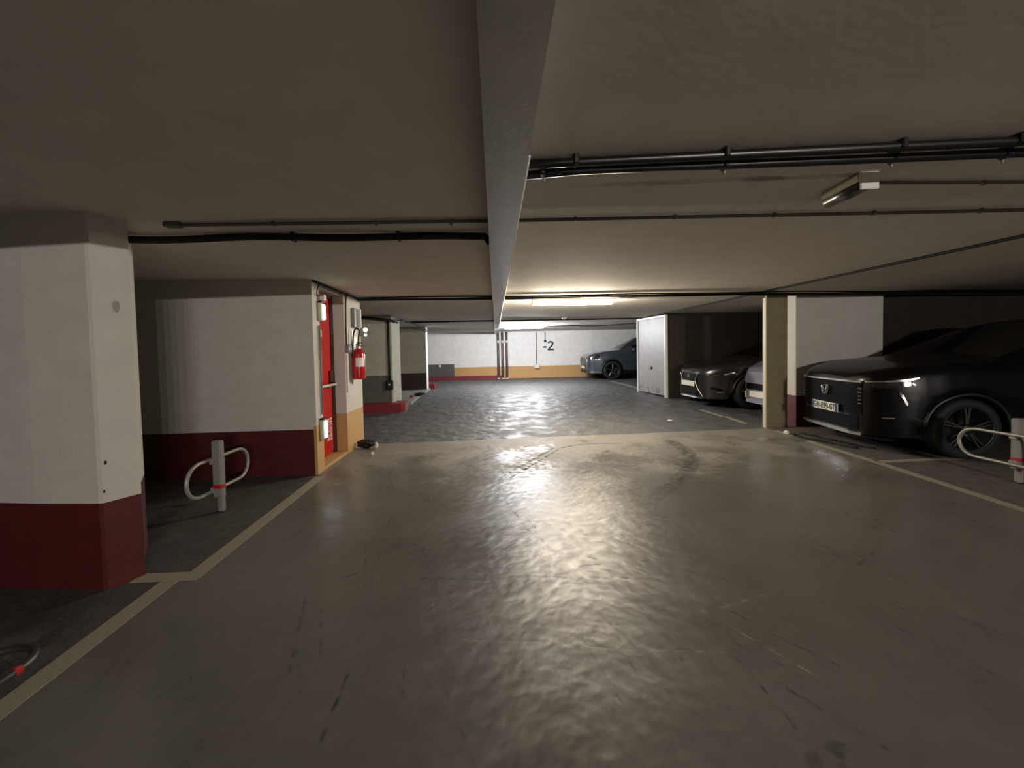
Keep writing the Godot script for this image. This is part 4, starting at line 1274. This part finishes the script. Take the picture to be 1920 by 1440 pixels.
		flank_strip(g, s, [[0.24, 0.31, 0.33], [0.34, 0.32, 0.335]], 0.008, "fog_lamp", M.dull_chrome, t, 5)
	nose_band(g, -0.44, 0.44, 0.18, 0.205, 0.02, "bumper_lip", M.chrome, t, 20)
	box_part("badge", Vector3(-0.012, 0.62, 0.0), Vector3(0.012, 0.06, 0.09), M.chrome, t, 0.02)
	box_part("number_plate", Vector3(-0.03, 0.47, 0), Vector3(0.012, 0.11, 0.52), M.plate_white, t, 0.003)

	# ---- little lilac grey car, mostly hidden by the olive panel
	var c := {
		"length": 2.9, "uf": 0.6, "ur": 2.3, "tyre": 0.29, "arch": 0.33, "paint": M.paint_lilac, "spokes": 5, "mirror": 1.1, "mirror_out": 0.15,
		"w": [[0.0, 0.40], [0.05, 0.46], [0.15, 0.51], [0.4, 0.53], [0.7, 0.54], [2.5, 0.54], [2.9, 0.48]],
		"sill": [[0.0, 0.22], [2.9, 0.26]],
		"belt": [[0.0, 0.74], [0.06, 0.80], [0.3, 0.90], [0.8, 0.98], [1.6, 1.02], [2.9, 0.98]],
		"rail": [[0.0, 0.78], [0.06, 0.86], [0.3, 0.97], [0.8, 1.06], [1.1, 1.24], [1.5, 1.42], [2.2, 1.42], [2.6, 1.3], [2.9, 1.05]],
		"top": [[0.0, 0.80], [0.06, 0.89], [0.3, 1.00], [0.75, 1.09], [1.1, 1.32], [1.45, 1.48], [2.2, 1.50], [2.6, 1.38], [2.9, 1.08]],
		"wr": [[0.0, 0.86], [0.8, 0.86], [1.2, 0.80], [1.6, 0.72], [2.9, 0.76]],
		"glass": [["windscreen", 0.82, 1.42], ["rear_window", 2.35, 2.7], ["side_window", 1.1, 2.1]],
		"handles": [1.7], "seams": [1.0, 2.15]}
	t = car("lilac_car", "lilac grey little car mostly hidden behind the olive panel", c, V(4.72, 0.02, 6.66), 0.0)
	nose_band(c, -0.48, 0.48, 0.47, 0.585, 0.006, "grille", M.grille_black, t, 16)
	box_part("number_plate", Vector3(-0.02, 0.39, 0), Vector3(0.012, 0.11, 0.52), M.plate_white, t, 0.003)
	for s in [-1.0, 1.0]:
		flank_strip(c, s, [[0.02, 0.60, 0.70], [0.2, 0.60, 0.78], [0.34, 0.68, 0.80]], 0.01, "headlamp", M.chrome, t)
		flank_strip(c, s, [[0.02, 0.30, 0.42], [0.2, 0.30, 0.42]], 0.012, "fog_lamp", M.label_white, t)

func small_things() -> void:
	barrier("grey hooped parking barrier standing in front of the red banded wall", V(-2.34, 0.0, 3.30), 0.0, -0.47, 0.27, 0.60)
	barrier("grey hooped parking barrier standing beside the black car", V(4.72, 0.0, 3.26), 0.0, -0.40, 0.40, 0.59)
	# barrier folded flat on the floor
	var t := base("parking_barrier", V(-2.03, 0.0, 1.30), "hooped parking barrier folded down flat by the white line", "barrier")
	var hoop := tube_part("hoop", stadium(-0.13, 0.13, -0.38, 0.38), 0.016, M.dark_plastic, t, 10)
	hoop.position = Vector3(0, 0.085, 0)
	hoop.rotation = Vector3(0.0, 0.0, PI * 0.5)
	box_part("post", Vector3(-0.05, 0.035, 0.05), Vector3(0.07, 0.06, 0.55), M.dark_plastic, t, 0.012)
	box_part("red_band", Vector3(0.13, 0.085, -0.25), Vector3(0.037, 0.037, 0.04), M.tape_red, t, 0.012)
	box_part("base_plate", Vector3(-0.05, 0.004, 0.30), Vector3(0.14, 0.012, 0.14), M.galv, t, 0.003)
	# litter
	scrap("plastic_bag", "crumpled black plastic bag at the foot of the pier", V(-1.80, 0.0, 5.33), Vector3(0.26, 0.12, 0.16), M.bag_black, "bag", 5)
	scrap("paper_scrap", "pinkish scrap of paper beside the black plastic bag", V(-1.645, 0.0, 5.28), Vector3(0.05, 0.09, 0.04), M.paper, "litter", 6)
	scrap("paper_scrap", "white scrap of paper in front of the black plastic bag", V(-1.59, 0.0, 4.93), Vector3(0.05, 0.045, 0.04), M.paper, "litter", 8)
	scrap("paper_scrap", "white scrap of paper on the asphalt in the aisle", V(2.99, floor_y(6.48), 6.48), Vector3(0.11, 0.03, 0.06), M.paper, "litter", 9)
	scrap("paper_scrap", "cream crumpled paper at the foot of the white wall end", V(4.19, 0.0, 5.36), Vector3(0.08, 0.06, 0.06), M.paper, "litter", 10)
	# junk on the pavement
	t = base("wood_stub", V(-2.34, 0.145, 9.25), "pale wooden stub standing on the pavement corner", "wood")
	box_part("block", Vector3(0, 0.08, 0), Vector3(0.08, 0.16, 0.06), M.wood, t, 0.012)
	box_part("top_block", Vector3(0.0, 0.18, 0), Vector3(0.13, 0.045, 0.08), M.wood, t, 0.01)
	scrap("red_scrap", "small red scrap lying on the pavement", V(-2.16, 0.145, 9.9), Vector3(0.09, 0.07, 0.06), M.tape_red, "litter", 12)
	scrap("black_scrap", "black lump lying flat at the edge of the pavement", V(-2.05, 0.145, 10.4), Vector3(0.34, 0.07, 0.3), M.bag_black, "litter", 13)
	# torn rubber strips at the bay edge
	strips()

func strips() -> void:
	var specs := [
		["long torn black rubber strip on the white line by the black car", [[4.27, 5.32], [4.24, 5.12], [4.30, 4.92], [4.36, 4.70], [4.42, 4.50]]],
		["black rubber strip lying nearer the olive panel", [[4.42, 5.38], [4.44, 5.2], [4.46, 5.05], [4.50, 4.88]]],
		["short black rubber strip lying nearest the tyre of the black car", [[4.50, 4.85], [4.52, 4.72], [4.56, 4.58], [4.60, 4.46]]]]
	var k := 0
	for s in specs:
		var ctrl := []
		for q in s[1]:
			ctrl.append(V(q[0], 0.012 + 0.006 * sin(q[1] * 17.0 + k), q[1]))
		var pts := smooth_path(ctrl, 4)
		var st := new_st()
		for i in pts.size() - 1:
			var c: Vector3 = (pts[i] + pts[i + 1]) * 0.5
			var dir: Vector3 = (pts[i + 1] - pts[i])
			var x := dir.normalized()
			var z := x.cross(Vector3.UP).normalized()
			bx(st, c, Vector3(dir.length() * 1.04, 0.018, 0.055 + 0.012 * sin(i * 2.1)), 0.004, Basis(x, z.cross(x), z))
		var o := build(st, "rubber_strip", M.rubber, self)
		tag(o, s[0], "rubber strip", "torn rubber strips")
		k += 1
